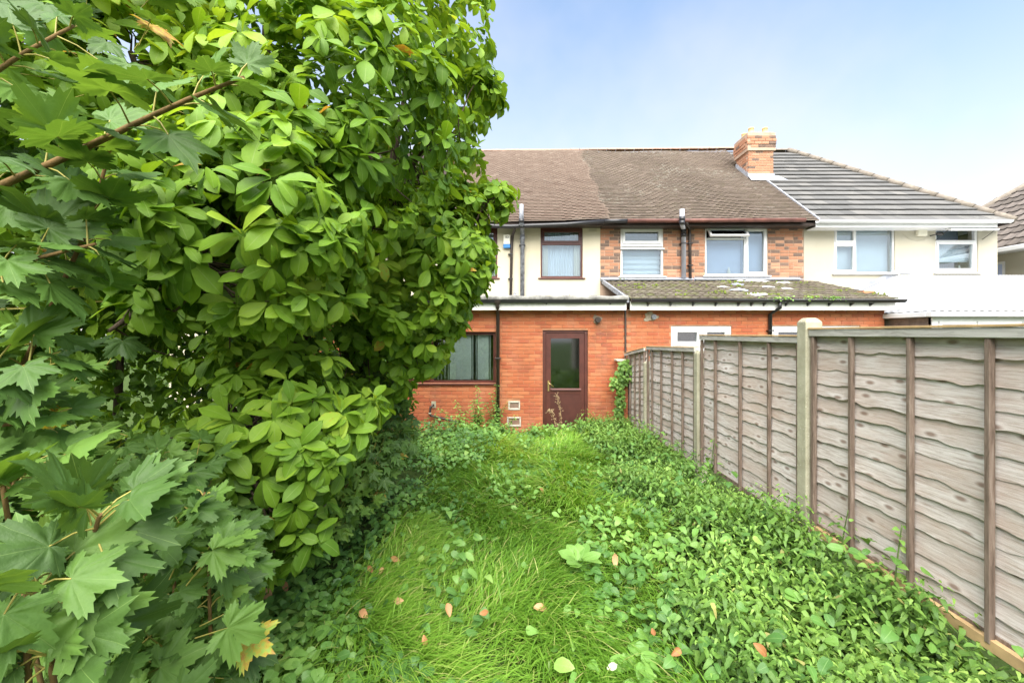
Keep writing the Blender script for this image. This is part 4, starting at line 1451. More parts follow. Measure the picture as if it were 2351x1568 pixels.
mb.hexa([(a.x, YW - .02, a.z), (b.x, YW - .02, b.z), (b.x, YW - .004, b.z), (a.x, YW - .004, a.z), (a.x, YW - .02, a.z + .14), (b.x, YW - .02, b.z + .14), (b.x, YW - .004, b.z + .14), (a.x, YW - .004, a.z + .14)])
mb.box(b.x + .001, b.x + .32, YW - .02, YW - .004, ch1 + .03, ch1 + .19)
obj('lead_flashing', mb, M_LEAD, cv)
mb = MB(); zc = ch0 - .06
mb.box(CX0 - .13, CX1, CY0 - .13, CY0 - .02, zc - .05, zc + .045); mb.box(CX0 - .13, CX0 - .02, CY0 - .019, YW, zc - .05, zc + .044)
obj('gutter', mb, M_UPVC, cv, bevel=.012)
mb = MB(); mb.box(CX0, CX0 + .18, CY0 + .02, YW - .01, ZB, zc - .06); obj('side_wall', mb, M_BLOCK, cv)
fr = []
x = CX0
xs_ = [PX(v_, CY0) for v_ in (2140, 2152, 2240, 2345, 2440, 2540, 2640, 2740, 2840)]
zt_, zb_ = zc - .06, zc - 1.0
wr = (CX0, CX1 - .3, ZB, zt_)
l = []
for a, b in zip(xs_[1:-1], xs_[2:]):
    if b > wr[1] - .05: break
    l.append((a + .02, b - .02, zb_, zt_ - .07, .055))
w = window(cv, CY0, wr, l, M_UPVC)
for q in l:
    backing(w, q[0], q[1], q[2], q[3], CY0 + .12, simple('pale_inside', (.62, .60, .50), .8, .2, .1, 2, 0), 'blind')

# ---- neighbouring house beyond, right edge
h4 = thing('detached_house', 'white walled neighbouring house with ribbed brown roof at the right edge', 'house', (16, 12, ZB))
nx0, ny0, ny1, nz = 13.5, 8.6, 15.6, CAMZ + 2.30
mb = MB(); mb.box(nx0, 20, ny0 + .2, ny1, ZB, nz); obj('wall', mb, M_PALE, h4)
tp = math.tan(R(40))
A, B, C_, D_ = (nx0 - .3, ny0 - .1, nz + .05), (nx0 - .3, ny1 + .2, nz + .05), (nx0 + 3.3, ny1 - 3.4, nz + .05 + 3.6 * tp), (nx0 + 3.3, ny0 + 3.5, nz + .05 + 3.6 * tp)
mb = MB(); mb.add([A, B, C_, D_], [(0, 3, 2, 1)]); mb.add([B, (20, ny1 + .2, nz), (20, ny1 - 3.4, C_[2]), C_], [(0, 3, 2, 1)]); mb.add([(20, ny0 - .1, nz), A, D_, (20, ny0 + 3.5, C_[2])], [(0, 3, 2, 1)])
rf4 = obj('roof', mb, M_UNDER, h4)
L = math.hypot(3.6, 3.6 * tp); p = R(40)
Pq, Rq, Sq, Tq = [], [], [], []
base = Matrix(((0, -math.cos(p), math.sin(p)), (-1, 0, 0), (0, 0, 1)))
yax = Vector((math.cos(p), 0, math.sin(p))); zax = Vector((-math.sin(p), 0, math.cos(p))); xax = Vector((0, -1, 0))
for k in range(int(L / .32)):
    s = k * .32
    lo_, hi_ = ny0 - .1 + s * .75, ny1 + .2 - s * .75
    y = ny0 - .1
    while y < ny1 + .2:
        if lo_ < y < hi_:
            pp = Vector(A) + yax * s; pp.y = y
            Pq.append(tuple(pp)); Sq.append((.295, .36, 1)); Tq.append(rng.random())
            q = .09
            ya = (yax * math.cos(q) - zax * math.sin(q)).normalized(); za = (zax * math.cos(q) + yax * math.sin(q)).normalized()
            Rq.append(np.array([[xax.x, ya.x, za.x], [xax.y, ya.y, za.y], [xax.z, ya.z, za.z]]))
        y += .30
Pq = np.array(Pq); x_, y_ = proj(Pq)
order = np.argsort(-np.where((x_ > 2280) & (x_ < 2351), 1, 0) / np.linalg.norm(Pq, axis=1))
scatter(rf4, [ribbed_tile(.035, 1)], Pq, np.array(Rq), np.array(Sq), np.array(Tq), 'tile', 'tiling', M_T5['obj'], M_T5['attr'], int(((x_ > 2275) & (x_ < 2356)).sum()), order, smooth=False)
mb = MB(); mb.tube([B, C_], .1, 10); obj('hip_tile', mb, M_RIDGEG, rf4)
mb = MB(); mb.box(nx0 - .42, nx0 - .3, ny0 - .1, ny1 + .2, nz - .1, nz + .03); mb.box(nx0 - .299, nx0, ny0 - .1, ny1 + .2, nz - .1, nz - .06); obj('gutter', mb, M_UPVC, h4, bevel=.02)
pd = 11.6
mb = MB(); mb.tube([P(2308, 557, pd), P(2309, 580, pd), P(2325, 596, pd), P(2342, 607, pd - .1), P(2345, 660, pd - .2)], .075, 12); obj('downpipe', mb, M_BLACKP, h4)
mb = MB()
yy0 = nx0 * FV / (2308 - VX); yy1 = nx0 * FV / (2299 - VX)
mb.box(nx0 - .03, nx0 + .02, yy0, yy1 + .25, PZ(648, yy0), PZ(600, yy0)); w = obj('window', mb, M_UPVC, h4)
mb = MB(); mb.box(nx0 - .04, nx0 - .032, yy0 + .05, yy1 + .2, PZ(644, yy0), PZ(606, yy0)); obj('pane', mb, M_ROLLER, w)  # opaque pane, its blue-grey colour standing for reflected sky

# ------------------------------------------------------------------ fence
def fx(y):
    pts = [(-.8, 2.30), (1.34, 2.29), (3.25, 2.28), (5.16, 2.27), (7.1, 2.22), (8.45, 2.20)]
    for (a, b), (c_, d) in zip(pts[:-1], pts[1:]):
        if y <= c_:
            return b + (d - b) * (y - a) / (c_ - a)
    return pts[-1][1]


def waney(y0, y1, zt, zb, x, seed, n=44, th=.009):
    """one lap board running along Y with a wavy bark edge, faces -X"""
    rg = random.Random(seed)
    ph = [rg.uniform(0, 6.3) for _ in range(6)]
    kx = [rg.uniform(y0, y1) for _ in range(3)]
    mb = MB()
    xo = rg.uniform(-.003, .003)
    for i in range(n + 1):
        y = y0 + (y1 - y0) * i / n
        w = .006 * math.sin(y * 3.1 + ph[0]) + .004 * math.sin(y * 7.7 + ph[1]) + .003 * math.sin(y * 19 + ph[2]) + .003 * math.sin(y * 41 + ph[3])
        for q in kx:
            w -= .012 * math.exp(-((y - q) / .05) ** 2) * (1 if ph[3] > 3 else -.7)
        b = zb + w
        bow = .004 * math.sin(y * 4 + ph[4])
        X = x + (fx(y) - fx((y0 + y1) / 2)) + xo
        mb.v += [(X + .000, y, zt), (X - .016 + bow, y, b), (X - .016 + th + bow, y, b + .002), (X + .012, y, zt)]
    for i in range(n):
        a, c_ = 4 * i, 4 * i + 4
        for k in range(4):
            k2 = (k + 1) % 4
            mb.f.append((a + k, c_ + k, c_ + k2, a + k2)); mb.sm.append(False)
    mb.f.append((0, 1, 2, 3)); mb.sm.append(False)
    e = 4 * n
    mb.f.append((e + 3, e + 2, e + 1, e)); mb.sm.append(False)
    return mb


def fence_panel(y0, y1, zt0, zt1, label, battens, seed, hgt=1.5, rows=13):
    """zt0 top at y0 (nearer), zt1 top at y1"""
    ym = (y0 + y1) / 2
    t_ = thing('lap_fence', label, 'fence', (fx(ym), ym, zt0 - hgt), 'lap fence panels along the garden')
    X = fx(ym)
    pitch = (hgt - .07) / rows
    rj = random.Random(seed)
    cut = [0] + [(i + rj.uniform(-.16, .16)) * pitch for i in range(1, rows)] + [rows * pitch]
    for r_ in range(rows):
        zt = zt0 - .055 - cut[r_]
        mb = waney(y0 + .01, y1 - .01, 0.03, -(cut[r_ + 1] - cut[r_]), X, seed * 50 + r_)
        sh = (zt1 - zt0) / (y1 - y0)
        mb.v = [(a, b, c_ + sh * (b - y0)) for a, b, c_ in mb.v]
        o = obj('board', mb, M_WOOD, t_)
        o.location = (0, 0, zt)
    sh = (zt1 - zt0) / (y1 - y0)
    for (b, wd) in battens:
        x = fx(b)
        zt = zt0 + sh * (b - y0)
        mb = MB(); mb.box(x - .054, x - .024, b - wd * .33, b + wd * .33, zt - hgt, zt - .052)
        obj('batten', mb, M_BATTEN, t_, bevel=.003)
    mb = MB()
    def rail(xa, xb, z0, z1):
        m = MB()
        m.hexa([(fx(y0) + xa, y0, zt0 + z0), (fx(y0) + xb, y0, zt0 + z0), (fx(y1) + xb, y1, zt1 + z0), (fx(y1) + xa, y1, zt1 + z0),
                (fx(y0) + xa, y0, zt0 + z1), (fx(y0) + xb, y0, zt0 + z1), (fx(y1) + xb, y1, zt1 + z1), (fx(y1) + xa, y1, zt1 + z1)])
        return m
    obj('top_rail', rail(-.060, -.028, -.050, -.001), M_RAIL, t_, bevel=.003)
    obj('capping', rail(-.066, .03, .001, .014), M_NEWWOOD, t_, bevel=.002)
    if seed == 1:
        obj('foot_board', rail(-.05, -.018, -hgt - .035, -hgt + .022), M_NEWWOOD, t_, bevel=.003)
    obj('back_rail', rail(-.02, .02, -hgt, -hgt + .04), M_BATTEN, t_)
    return t_


fence_panel(1.41, 3.19, 1.68, 1.68, 'big nearest fence panel of grey waney boards at the right edge', [(1.43, .04), (1.60, .035), (1.99, .036), (2.39, .036), (2.81, .036), (3.165, .045)], 1, 1.5, 13)
fence_panel(-.6, 1.27, 1.70, 1.70, 'fence panel of grey waney boards beside the camera beyond the frame', [(1.24, .04), (.8, .035)], 2)
fence_panel(3.31, 5.09, 1.625, 1.625, 'grey waney lap fence panel just beyond the tall concrete post', [(3.33, .04), (3.72, .034), (4.20, .034), (4.72, .034), (5.06, .045)], 3, 1.55, 13)
fence_panel(5.23, 7.03, 1.47, 1.43, 'bleached waney fence panel between the two shorter concrete posts', [(5.26, .045), (5.62, .03), (5.98, .03), (6.4, .03), (6.8, .03), (7.0, .04)], 4, 1.5, 14)
fence_panel(7.16, 8.40, 1.40, 1.25, 'farthest short fence panel sloping down towards the house wall', [(7.19, .04), (7.45, .03), (7.75, .03), (8.05, .03), (8.37, .04)], 5, 1.5, 14)


def post(y, ztop, label, w=.105, chip=False):
    x = fx(y)
    mb = MB()
    z0 = float(gz(np.array(x), np.array(y))) - .3
    t_ = ztop
    h = w / 2
    xa, xb = x - .075, x + .055
    vs = [(xa, y - h, z0), (xb, y - h, z0), (xb, y + h, z0), (xa, y + h, z0),
          (xa, y - h, t_ - .03), (xb, y - h, t_ - .03), (xb, y + h, t_ - .03), (xa, y + h, t_ - .03),
          (xa + .025, y - h + .02, t_), (xb - .03, y - h + .02, t_), (xb - .03, y + h - .02, t_), (xa + .025, y + h - .02, t_)]
    fs = [(0, 1, 5, 4), (1, 2, 6, 5), (2, 3, 7, 6), (3, 0, 4, 7), (4, 5, 9, 8), (5, 6, 10, 9), (6, 7, 11, 10), (7, 4, 8, 11), (8, 9, 10, 11)]
    mb.add(vs, fs)
    o = obj('fence_post', mb, M_CONC, bevel=.008)
    tag(o, label, 'fence post', 'concrete fence posts')
    return o


post(3.25, PZ(730, 3.22), 'tall weathered concrete post with chamfered top between the nearest panels')
post(5.16, PZ(806, 5.1), 'concrete fence post standing lower than its panel by tall nettles')
post(7.1, PZ(830, 7.05), 'farthest thin concrete fence post before the short sloping panel', w=.09)
post(1.34, 1.72, 'concrete fence post beside the camera at the near end')
# ------------------------------------------------------------------ pier with ivy against the wall end
pr = thing('garden_pier', 'short brick pier with pale cap under ivy between wall and fence', 'pier', (2.1, 8.3, -.4))
mb = MB(); p0, p1 = 1.97, 2.17; mb.box(p0 + .008, p1, 8.21, 8.44, -.45, 1.10); pc = obj('core', mb, M_MORTAR, pr)
rc = lay(p0, p1, -.4, 1.10, []); put_bricks(pc, rc, 8.2, M_RED, 100, dark=.4)
rc = lay(8.2, 8.44, -.4, 1.10, []); put_bricks(pc, rc, p0, M_RED, 100, axis='x', dark=.4)
mb = MB(); mb.box(p0 - .02, p1 + .02, 8.18, 8.46, 1.102, 1.14); obj('cap', mb, M_PALE, pr, bevel=.01)
# ------------------------------------------------------------------ trees and shrubs
UP = np.array([0, 0, 1.0])


def unit(a):
    return a / np.maximum(np.linalg.norm(a, axis=-1, keepdims=True), 1e-9)


def limb(parent, name, pts, r0, r1, mat, n=9, wob=.03, sub=5):
    pts = [np.array(p, float) for p in pts]
    out = []
    m = len(pts)
    for i in range(m - 1):
        p0, p1, p2, p3 = pts[max(i - 1, 0)], pts[i], pts[i + 1], pts[min(i + 2, m - 1)]
        for k in range(sub):
            u = k / sub
            out.append(.5 * ((2 * p1) + (-p0 + p2) * u + (2 * p0 - 5 * p1 + 4 * p2 - p3) * u * u + (-p0 + 3 * p1 - 3 * p2 + p3) * u ** 3))
    out.append(pts[-1])
    out = np.array(out)
    out[1:-1] += rng.normal(0, wob * r0 * 4, (len(out) - 2, 3)) * .3
    mb = MB()
    mb.tube(out, list(np.linspace(r0, r1, len(out))), n)
    if name:
        obj(name, mb, mat, parent)
    return out


def ell_points(c, r, n, shell=.55):
    d = unit(rng.normal(size=(n, 3)))
    rad = shell + (1 - shell) * rng.random(n) ** .6
    return np.array(c) + d * rad[:, None] * np.array(r), d


def rosettes(tips, axis, per, size, droop=.25, spread=1.0, cor=.5, base_t=None):
    """whorls of leaves at twig tips -> pos, fwd, nrm, scale, tint"""
    n = len(tips)
    rep = rng.integers(per[0], per[1] + 1, n)
    idx = np.repeat(np.arange(n), rep)
    k = np.concatenate([np.arange(q) for q in rep])
    ph = rng.random(n) * 6.28
    ang = ph[idx] + k * 2.4 + rng.normal(0, .3, len(idx))
    ax = unit(axis)[idx]
    a = unit(np.cross(ax, np.where(np.abs(ax[:, 2:3]) < .9, UP, np.array([1.0, 0, 0]))))
    b = np.cross(ax, a)
    radial = a * np.cos(ang)[:, None] + b * np.sin(ang)[:, None]
    lift = rng.uniform(.0, .8, len(idx))[:, None]
    fwd = unit(radial * spread + ax * lift - UP * droop * rng.uniform(.3, 1.6, len(idx))[:, None])
    nrm = unit(ax * .7 + UP * .8 + rng.normal(0, .28, (len(idx), 3)))
    s0 = size[0] + (size[1] - size[0]) * rng.random(n)
    s = s0[idx] * rng.uniform(.75, 1.15, len(idx))
    pos = tips[idx] + fwd * .012 - ax * (k[:, None] * .006)
    t0 = rng.random(n) if base_t is None else base_t
    tint = np.clip(cor * t0[idx] + (1 - cor) * rng.random(len(idx)) - .03, 0, .955)
    odd = rng.random(len(idx)) < .006
    tint = np.where(odd, rng.uniform(.97, 1.0, len(idx)), tint)
    return pos, fwd, nrm, s, tint


# ---- magnolia: the big tree on the left
SIL = [(-900, -1500), (1118, -1500), (1122, -100), (1133, 40), (1130, 130), (1158, 205), (1150, 262), (1122, 320), (1124, 372), (1108, 395), (1150, 408), (1194, 428),
       (1197, 452), (1168, 470), (1180, 505), (1128, 520), (1138, 600), (1120, 650), (1090, 690), (1074, 740), (1040, 800), (1012, 845), (955, 868), (930, 905), (905, 960),
       (850, 1000), (800, 1080), (775, 1180), (752, 1215), (745, 1260), (700, 1290), (640, 1350), (560, 1390), (480, 1420), (300, 1400), (-900, 1400)]
HOLLOW = [(215, 800), (330, 790), (360, 860), (430, 850), (500, 860), (520, 940), (480, 985), (250, 975)]
mg = thing('magnolia_tree', 'large leafy magnolia tree with broad glossy leaves filling the left side', 'tree', (-2.0, 3.6, -.15))
limbs = []
limbs.append(limb(mg, 'trunk', [(-1.95, 3.6, -.2), (-1.9, 3.6, .6), (-1.88, 3.6, 1.4), P(690, 745, 3.6), P(640, 560, 3.6), P(610, 420, 3.6), P(600, 250, 3.6), P(615, 50, 3.6), P(640, -150, 3.6)], .095, .03, M_BARK, 12))
for pts, r0, r1 in (
    ([P(690, 740, 3.6), P(770, 630, 3.5), P(860, 500, 3.45), P(930, 395, 3.4), P(1000, 300, 3.35), P(1060, 260, 3.3)], .065, .018),
    ([P(890, 460, 3.42), P(900, 380, 3.5), P(925, 250, 3.6), P(940, 90, 3.7), P(950, -60, 3.8)], .035, .012),
    ([P(655, 620, 3.6), P(560, 470, 3.2), P(500, 420, 2.9), P(380, 300, 2.7), P(300, 120, 2.6)], .05, .015),
    ([P(610, 430, 3.6), P(660, 385, 3.2), P(750, 375, 2.9), P(840, 350, 2.6)], .035, .012),
    ([P(610, 330, 3.6), P(530, 250, 3.6), P(480, 120, 3.7), P(400, -60, 3.8)], .04, .012),
    ([P(700, 720, 3.6), P(780, 640, 3.9), P(900, 560, 4.3), P(1010, 520, 4.5)], .045, .012),
    ([P(930, 570, 4.3), P(1040, 500, 4.0), P(1110, 470, 3.8), P(1165, 440, 3.7)], .02, .006),
    ([(-1.88, 3.6, 1.2), P(560, 760, 3.1), P(500, 640, 2.5), P(470, 600, 2.0), P(480, 640, 1.75)], .045, .010),
    ([(-1.88, 3.6, .9), P(620, 900, 3.0), P(560, 960, 2.5), P(560, 1030, 2.1), P(600, 1150, 1.9)], .035, .008),
    ([(-1.88, 3.6, 1.5), P(480, 600, 3.8), P(300, 400, 4.0), P(150, 200, 4.0), P(60, 20, 4.0)], .05, .012),
    ([P(690, 745, 3.6), P(800, 780, 3.6), P(900, 800, 3.7), P(980, 800, 3.8)], .03, .008),
    ([P(560, 490, 3.2), P(420, 620, 3.0), P(330, 700, 2.6), P(250, 760, 2.4)], .035, .010),
):
    limbs.append(limb(mg, 'branch', pts, r0, r1, M_BARK, 9))
LIMB = np.concatenate(limbs)
T_, A_, S_ = [], [], []
C0 = np.array([-1.9, 3.6, 2.6])
for c, r, n, sz in (
    ((-1.75, 3.7, 3.7), (1.70, 1.45, 2.2), 2900, (.11, .15)),
    ((-.85, 3.7, 2.2), (.95, 1.0, .85), 1150, (.10, .14)),
    ((-1.0, 3.9, 1.35), (.55, .7, .6), 380, (.09, .12)),
    ((-1.30, 2.0, 2.15), (.62, .55, .55), 420, (.13, .17)),
    ((-1.05, 2.4, 2.9), (.75, .6, .8), 420, (.12, .16)),
    ((-1.33, 2.25, 1.05), (.62, .45, .62), 430, (.10, .14)),
    ((-1.75, 2.3, .75), (.5, .5, .45), 120, (.10, .13)),
    ((-1.05, 2.2, .35), (.45, .45, .40), 150, (.09, .12)),
    ((-1.4, 2.7, .35), (.5, .5, .40), 120, (.09, .12)),
    ((-3.5, 3.5, 3.5), (1.7, 1.4, 2.0), 1500, (.12, .16)),
    ((-2.3, 2.2, 3.2), (.9, .6, .9), 300, (.11, .14)),
    ((-3.3, 2.5, 3.2), (1.1, .7, 1.6), 750, (.11, .14)),
    ((-4.6, 4.2, 3.4), (1.2, 1.2, 2.0), 700, (.12, .15)),
    ((-2.2, 3.4, 1.6), (1.2, .9, .9), 360, (.11, .14)),
    (P(1135, 440, 3.7), (0.22, .3, 0.10), 40, (.10, .13)),
    (P(1165, 470, 3.7), (0.12, .3, 0.12), 18, (.10, .13)),
    (P(1120, 200, 3.6), (0.15, .3, 0.20), 36, (.10, .13)),
    (P(1095, 560, 3.7), (0.22, .3, 0.22), 60, (.10, .13)),
    (P(1050, 720, 3.8), (0.20, .3, 0.20), 50, (.10, .13)),
    (P(990, 830, 3.9), (0.20, .3, 0.12), 46, (.10, .13)),
    (P(1085, 330, 3.6), (0.15, .3, 0.20), 30, (.10, .13)),
    (P(1090, 60, 3.6), (0.18, .3, 0.30), 40, (.10, .13)),

):
    p, d = ell_points(c, r, n)
    T_.append(p); A_.append(unit(d + unit(p - C0) * .5 + UP * .35)); S_.append(np.full(n, (sz[0] + sz[1]) / 2))
T_, A_, S_ = np.concatenate(T_), np.concatenate(A_), np.concatenate(S_)
x, y = proj(T_)
ok = inpoly(x, y, SIL) & (T_[:, 1] > 1.15) & (T_[:, 2] > .25)
ok &= ~(inpoly(x, y, HOLLOW) & (T_[:, 1] < 3.1))
ok &= ~(((x - 285) / 75) ** 2 + ((y - 110) / 70) ** 2 < 1)
ok &= ~(((x - 640) / 45) ** 2 + ((y - 500) / 90) ** 2 < 1) | (T_[:, 1] > 3.6) | (T_[:, 1] < 2.6)
ok &= ~((np.abs((x - 860) * .78 + (y - 520) * .62) < 26) & (y > 330) & (y < 640) & (T_[:, 1] < 3.5) & (rng.random(len(x)) < .75))
# clumps and gaps: keep the tips that belong to a spray of foliage
cn = (np.sin(T_[:, 0] * 7.3 + 1.7 * np.sin(T_[:, 1] * 4.1)) + np.sin(T_[:, 1] * 6.1 + 1.5 * np.sin(T_[:, 2] * 5.2) + 2) + np.sin(T_[:, 2] * 7.9 + 1.6 * np.sin(T_[:, 0] * 4.7) + 4)) / 3
ok &= (cn > np.where(T_[:, 1] > 2.7, -.06, -.25)) | (rng.random(len(cn)) < .24)
T_, A_, S_ = T_[ok], A_[ok], S_[ok]
# pale and dark patches put the crown's light and shade into the tints
patch = .5 + .25 * np.sin(T_[:, 0] * 3.1 + T_[:, 2] * 2.3) + .25 * np.sin(T_[:, 1] * 2.7 - T_[:, 2] * 3.3 + 1)
bt = np.clip(.28 + .76 * patch + rng.normal(0, .12, len(T_)), 0, 1)
pos, fwd, nrm, s, tint = rosettes(T_, A_, (5, 9), (.082, .14), .55, 1.0, .6, bt)
tip = pos + fwd * s[:, None]
x, y = proj(tip)
jx = np.repeat(rng.normal(-6, 20, len(pos) // 4 + 1), 4)[:len(pos)]
k = inpoly(x + jx, y, SIL)
pos, fwd, nrm, s, tint = pos[k], fwd[k], nrm[k], s[k], tint[k]
scatter(mg, MAG, pos, frames(fwd, nrm), s, tint, 'leaf', 'foliage', M_MAG['obj'], M_MAG['attr'], 300, front_order(pos + fwd * s[:, None] * .5, s))
mb = MB()
for i in range(0, len(T_), 2):
    q = LIMB[rng.choice(np.argsort(np.linalg.norm(LIMB - T_[i], axis=1))[:9])]
    m_ = (q + T_[i]) / 2 + rng.normal(0, .05, 3) - np.array([0, 0, .04])
    L_ = np.linalg.norm(q - T_[i])
    if L_ < .5:
        mb.tube([q, m_, T_[i] - A_[i] * .02], [.004 + .006 * L_, .004 + .003 * L_, .0025], 5, False)
o = obj('twigs', mb, M_BARK, mg); o['kind'] = 'stuff'


# ---- sycamore growth
def sycamore(label, name, cat, loc, stems, clumps, n_parts, poly=None, cam_bias=.25, ex=None):
    """stems: (points, r0, r1, leaf length range, pairs, tint centre); clumps: (centre, radii, n, size range)"""
    t_ = thing(name, label, cat, loc)
    PP, FF_, NN, SS, TT = [], [], [], [], []
    pet = MB()
    for pts, r0, r1, sz, pairs, tc_ in stems:
        path = limb(t_, 'stem', pts, r0, r1, M_STEM, 8, .01, 6)
        for q in range(pairs):
            u = .22 + .78 * (q + .5) / pairs
            f = u * (len(path) - 1); i = min(int(f), len(path) - 2)
            b = path[i] + (path[i + 1] - path[i]) * (f - i)
            d = unit(path[i + 1] - path[i])
            side = unit(np.cross(d, UP if q % 2 else np.array([.3, -.8, .3])))
            for sg in (-1, 1):
                L_ = rng.uniform(*sz) * (1 - .25 * (u > .9))
                pd_ = unit(side * sg + d * .5 + rng.normal(0, .25, 3) + UP * .15)
                e = b + pd_ * L_ * rng.uniform(.5, .8)
                mid = (b + e) / 2 + UP * .007
                pet.tube([b, mid, e], [.0026, .002, .0018], 5, False)
                f_ = unit(pd_ * .8 + d * .3 - UP * .35 + rng.normal(0, .2, 3))
                PP.append(e); FF_.append(f_); NN.append(unit(UP * .8 + np.array([.1, -cam_bias, 0]) + rng.normal(0, .25, 3))); SS.append(L_)
                TT.append(np.clip(tc_ + rng.normal(0, .13), 0, .72) if rng.random() > .008 else rng.uniform(.97, 1))
    for c, r, n, sz in clumps:
        p, d = ell_points(c, r, n, .4)
        x, y = proj(p)
        k = (p[:, 1] > .55) & (p[:, 2] > gz(p[:, 0], p[:, 1]) + .03)
        if poly is not None:
            k &= inpoly(x, y, poly)
        if ex is not None:
            k &= ~inpoly(x, y, ex)
        p, d = p[k], d[k]
        n = len(p)
        PP += list(p)
        FF_ += list(unit(d * np.array([1, 1, .3]) + rng.normal(0, .5, (n, 3)) - UP * .35))
        NN += list(unit(d * .35 + UP * .7 + np.array([.15, -cam_bias, 0]) + rng.normal(0, .25, (n, 3))))
        SS += list(rng.uniform(sz[0], sz[1], n))
        pt = .42 + .25 * np.sin(p[:, 0] * 6 + p[:, 2] * 5) + rng.normal(0, .15, n)
        TT += list(np.where(rng.random(n) < .012, rng.uniform(.97, 1, n), np.clip(pt, 0, .85)))
        for i in range(0, n, 2):
            q = p[i] - d[i] * sz[1] * .9 - UP * .03
            pet.tube([q, p[i]], [.0022, .0016], 4, False)
    PP, FF_, NN, SS, TT = map(np.array, (PP, FF_, NN, SS, TT))
    scatter(t_, SYC if SS.mean() > .085 else SYCL, PP, frames(FF_, NN), SS, TT, 'leaf', 'foliage', M_SYC['obj'], M_SYC['attr'], n_parts, front_order(PP + FF_ * SS[:, None] * .4, SS))
    o = obj('leaf_stalks', pet, M_PETIOLE, t_); o['kind'] = 'stuff'
    return t_


HOL2 = [(190, 790), (540, 770), (560, 900), (500, 985), (250, 990)]
sycamore('tall sycamore sapling with lobed leaves leaning in at the upper left', 'sycamore_sapling', 'tree', (-1.75, 1.1, 0), [  # low tint centres put the shade of these upper leaves into their colour
    ([(-1.75, 1.15, 0), (-1.74, 1.15, 1.2), P(-260, 560, 1.18), P(-60, 455, 1.15), P(120, 375, 1.13), P(300, 290, 1.1), P(430, 230, 1.08), P(560, 178, 1.05)], .016, .004, (.10, .14), 15, .30),
    ([(-1.7, 1.4, 0), P(-60, 1000, 1.3), P(20, 900, 1.28), P(120, 700, 1.25), P(205, 510, 1.2), P(255, 330, 1.2)], .011, .004, (.10, .14), 11, .18),
    ([(-1.74, 1.15, 1.6), P(-200, 300, 1.25), P(-60, 200, 1.2), P(60, 120, 1.2), P(170, 60, 1.25)], .010, .004, (.10, .14), 10, .30),
    ([(-1.74, 1.15, 1.3), P(-250, 720, 1.15), P(-60, 640, 1.12), P(60, 600, 1.12), P(220, 560, 1.15)], .009, .004, (.10, .14), 9, .25),
    ([(-1.74, 1.15, 1.0), P(-200, 900, 1.1), P(-20, 860, 1.1), P(110, 840, 1.12)], .008, .004, (.10, .14), 8, .25),
    ([(-1.74, 1.15, .9), P(-200, 1010, 1.1), P(-20, 980, 1.1), P(130, 960, 1.15)], .008, .004, (.10, .13), 8, .30),
], [((-1.9, 1.9, 2.9), (.6, .35, .55), 60, (.12, .16)), ((-2.2, 2.0, 1.9), (.45, .35, .8), 70, (.11, .15)), ((-2.0, 1.8, 1.35), (.5, .35, .35), 50, (.10, .14))], 200, None, .1, HOL2)
sycamore('low sycamore seedling with large lobed leaves in the bottom left corner', 'sycamore_seedling', 'tree', (-1.0, .95, 0), [
    ([(-1.05, 1.0, 0), P(190, 1330, .98), P(215, 1230, .92), P(230, 1180, .9)], .006, .004, (.11, .14), 8, .2),
    ([(-1.0, .9, 0), P(60, 1450, .82), P(75, 1380, .82), P(90, 1340, .82)], .006, .004, (.12, .155), 5, .5),
    ([(-.95, 1.0, 0), P(130, 1600, .85), P(120, 1520, .83), P(110, 1500, .83)], .006, .004, (.10, .14), 7, .25),
    ([(-1.1, 1.1, 0), P(20, 1200, 1.05), P(30, 1120, 1.05), P(50, 1080, 1.05)], .006, .004, (.11, .15), 6, .5),
], [((-1.15, 1.25, .75), (.35, .25, .4), 70, (.09, .13)), ((-.95, 1.0, .35), (.3, .2, .35), 70, (.08, .12))], 150, None, .45)
sycamore('tangle of small leaved young sycamores between the big leaves and the lawn', 'sycamore_thicket', 'shrub', (-1.1, 1.6, 0), [
    ([(-1.35, 1.6, 0), P(330, 1250, 1.55), P(350, 1130, 1.5), P(370, 1040, 1.5)], .006, .003, (.06, .09), 7, .5),
    ([(-1.2, 1.5, 0), P(400, 1300, 1.4), P(440, 1200, 1.4), P(470, 1130, 1.4)], .006, .003, (.06, .09), 7, .55),
    ([(-1.0, 1.4, 0), P(480, 1330, 1.3), P(500, 1290, 1.3), P(540, 1250, 1.3)], .006, .003, (.06, .09), 6, .48),
], [((-1.45, 1.75, .75), (.5, .4, .5), 330, (.07, .11)), ((-1.1, 1.45, .5), (.35, .3, .42), 330, (.06, .09)), ((-.85, 1.5, .22), (.3, .25, .22), 180, (.05, .075)), ((-1.9, 1.9, .9), (.5, .4, .5), 200, (.08, .12)), ((-2.4, 2.2, .7), (.6, .4, .6), 200, (.08, .12)), ((-.98, 1.25, .3), (.3, .2, .3), 150, (.06, .09))],
    300, [(-900, 960), (250, 960), (480, 1000), (560, 1120), (600, 1300), (520, 1420), (430, 1700), (-900, 2500)], .4)
MAPP = [(560, 820), (830, 800), (905, 860), (935, 930), (960, 985), (945, 1040), (905, 1080), (880, 1130), (800, 1220), (740, 1280), (640, 1310), (560, 1200)]
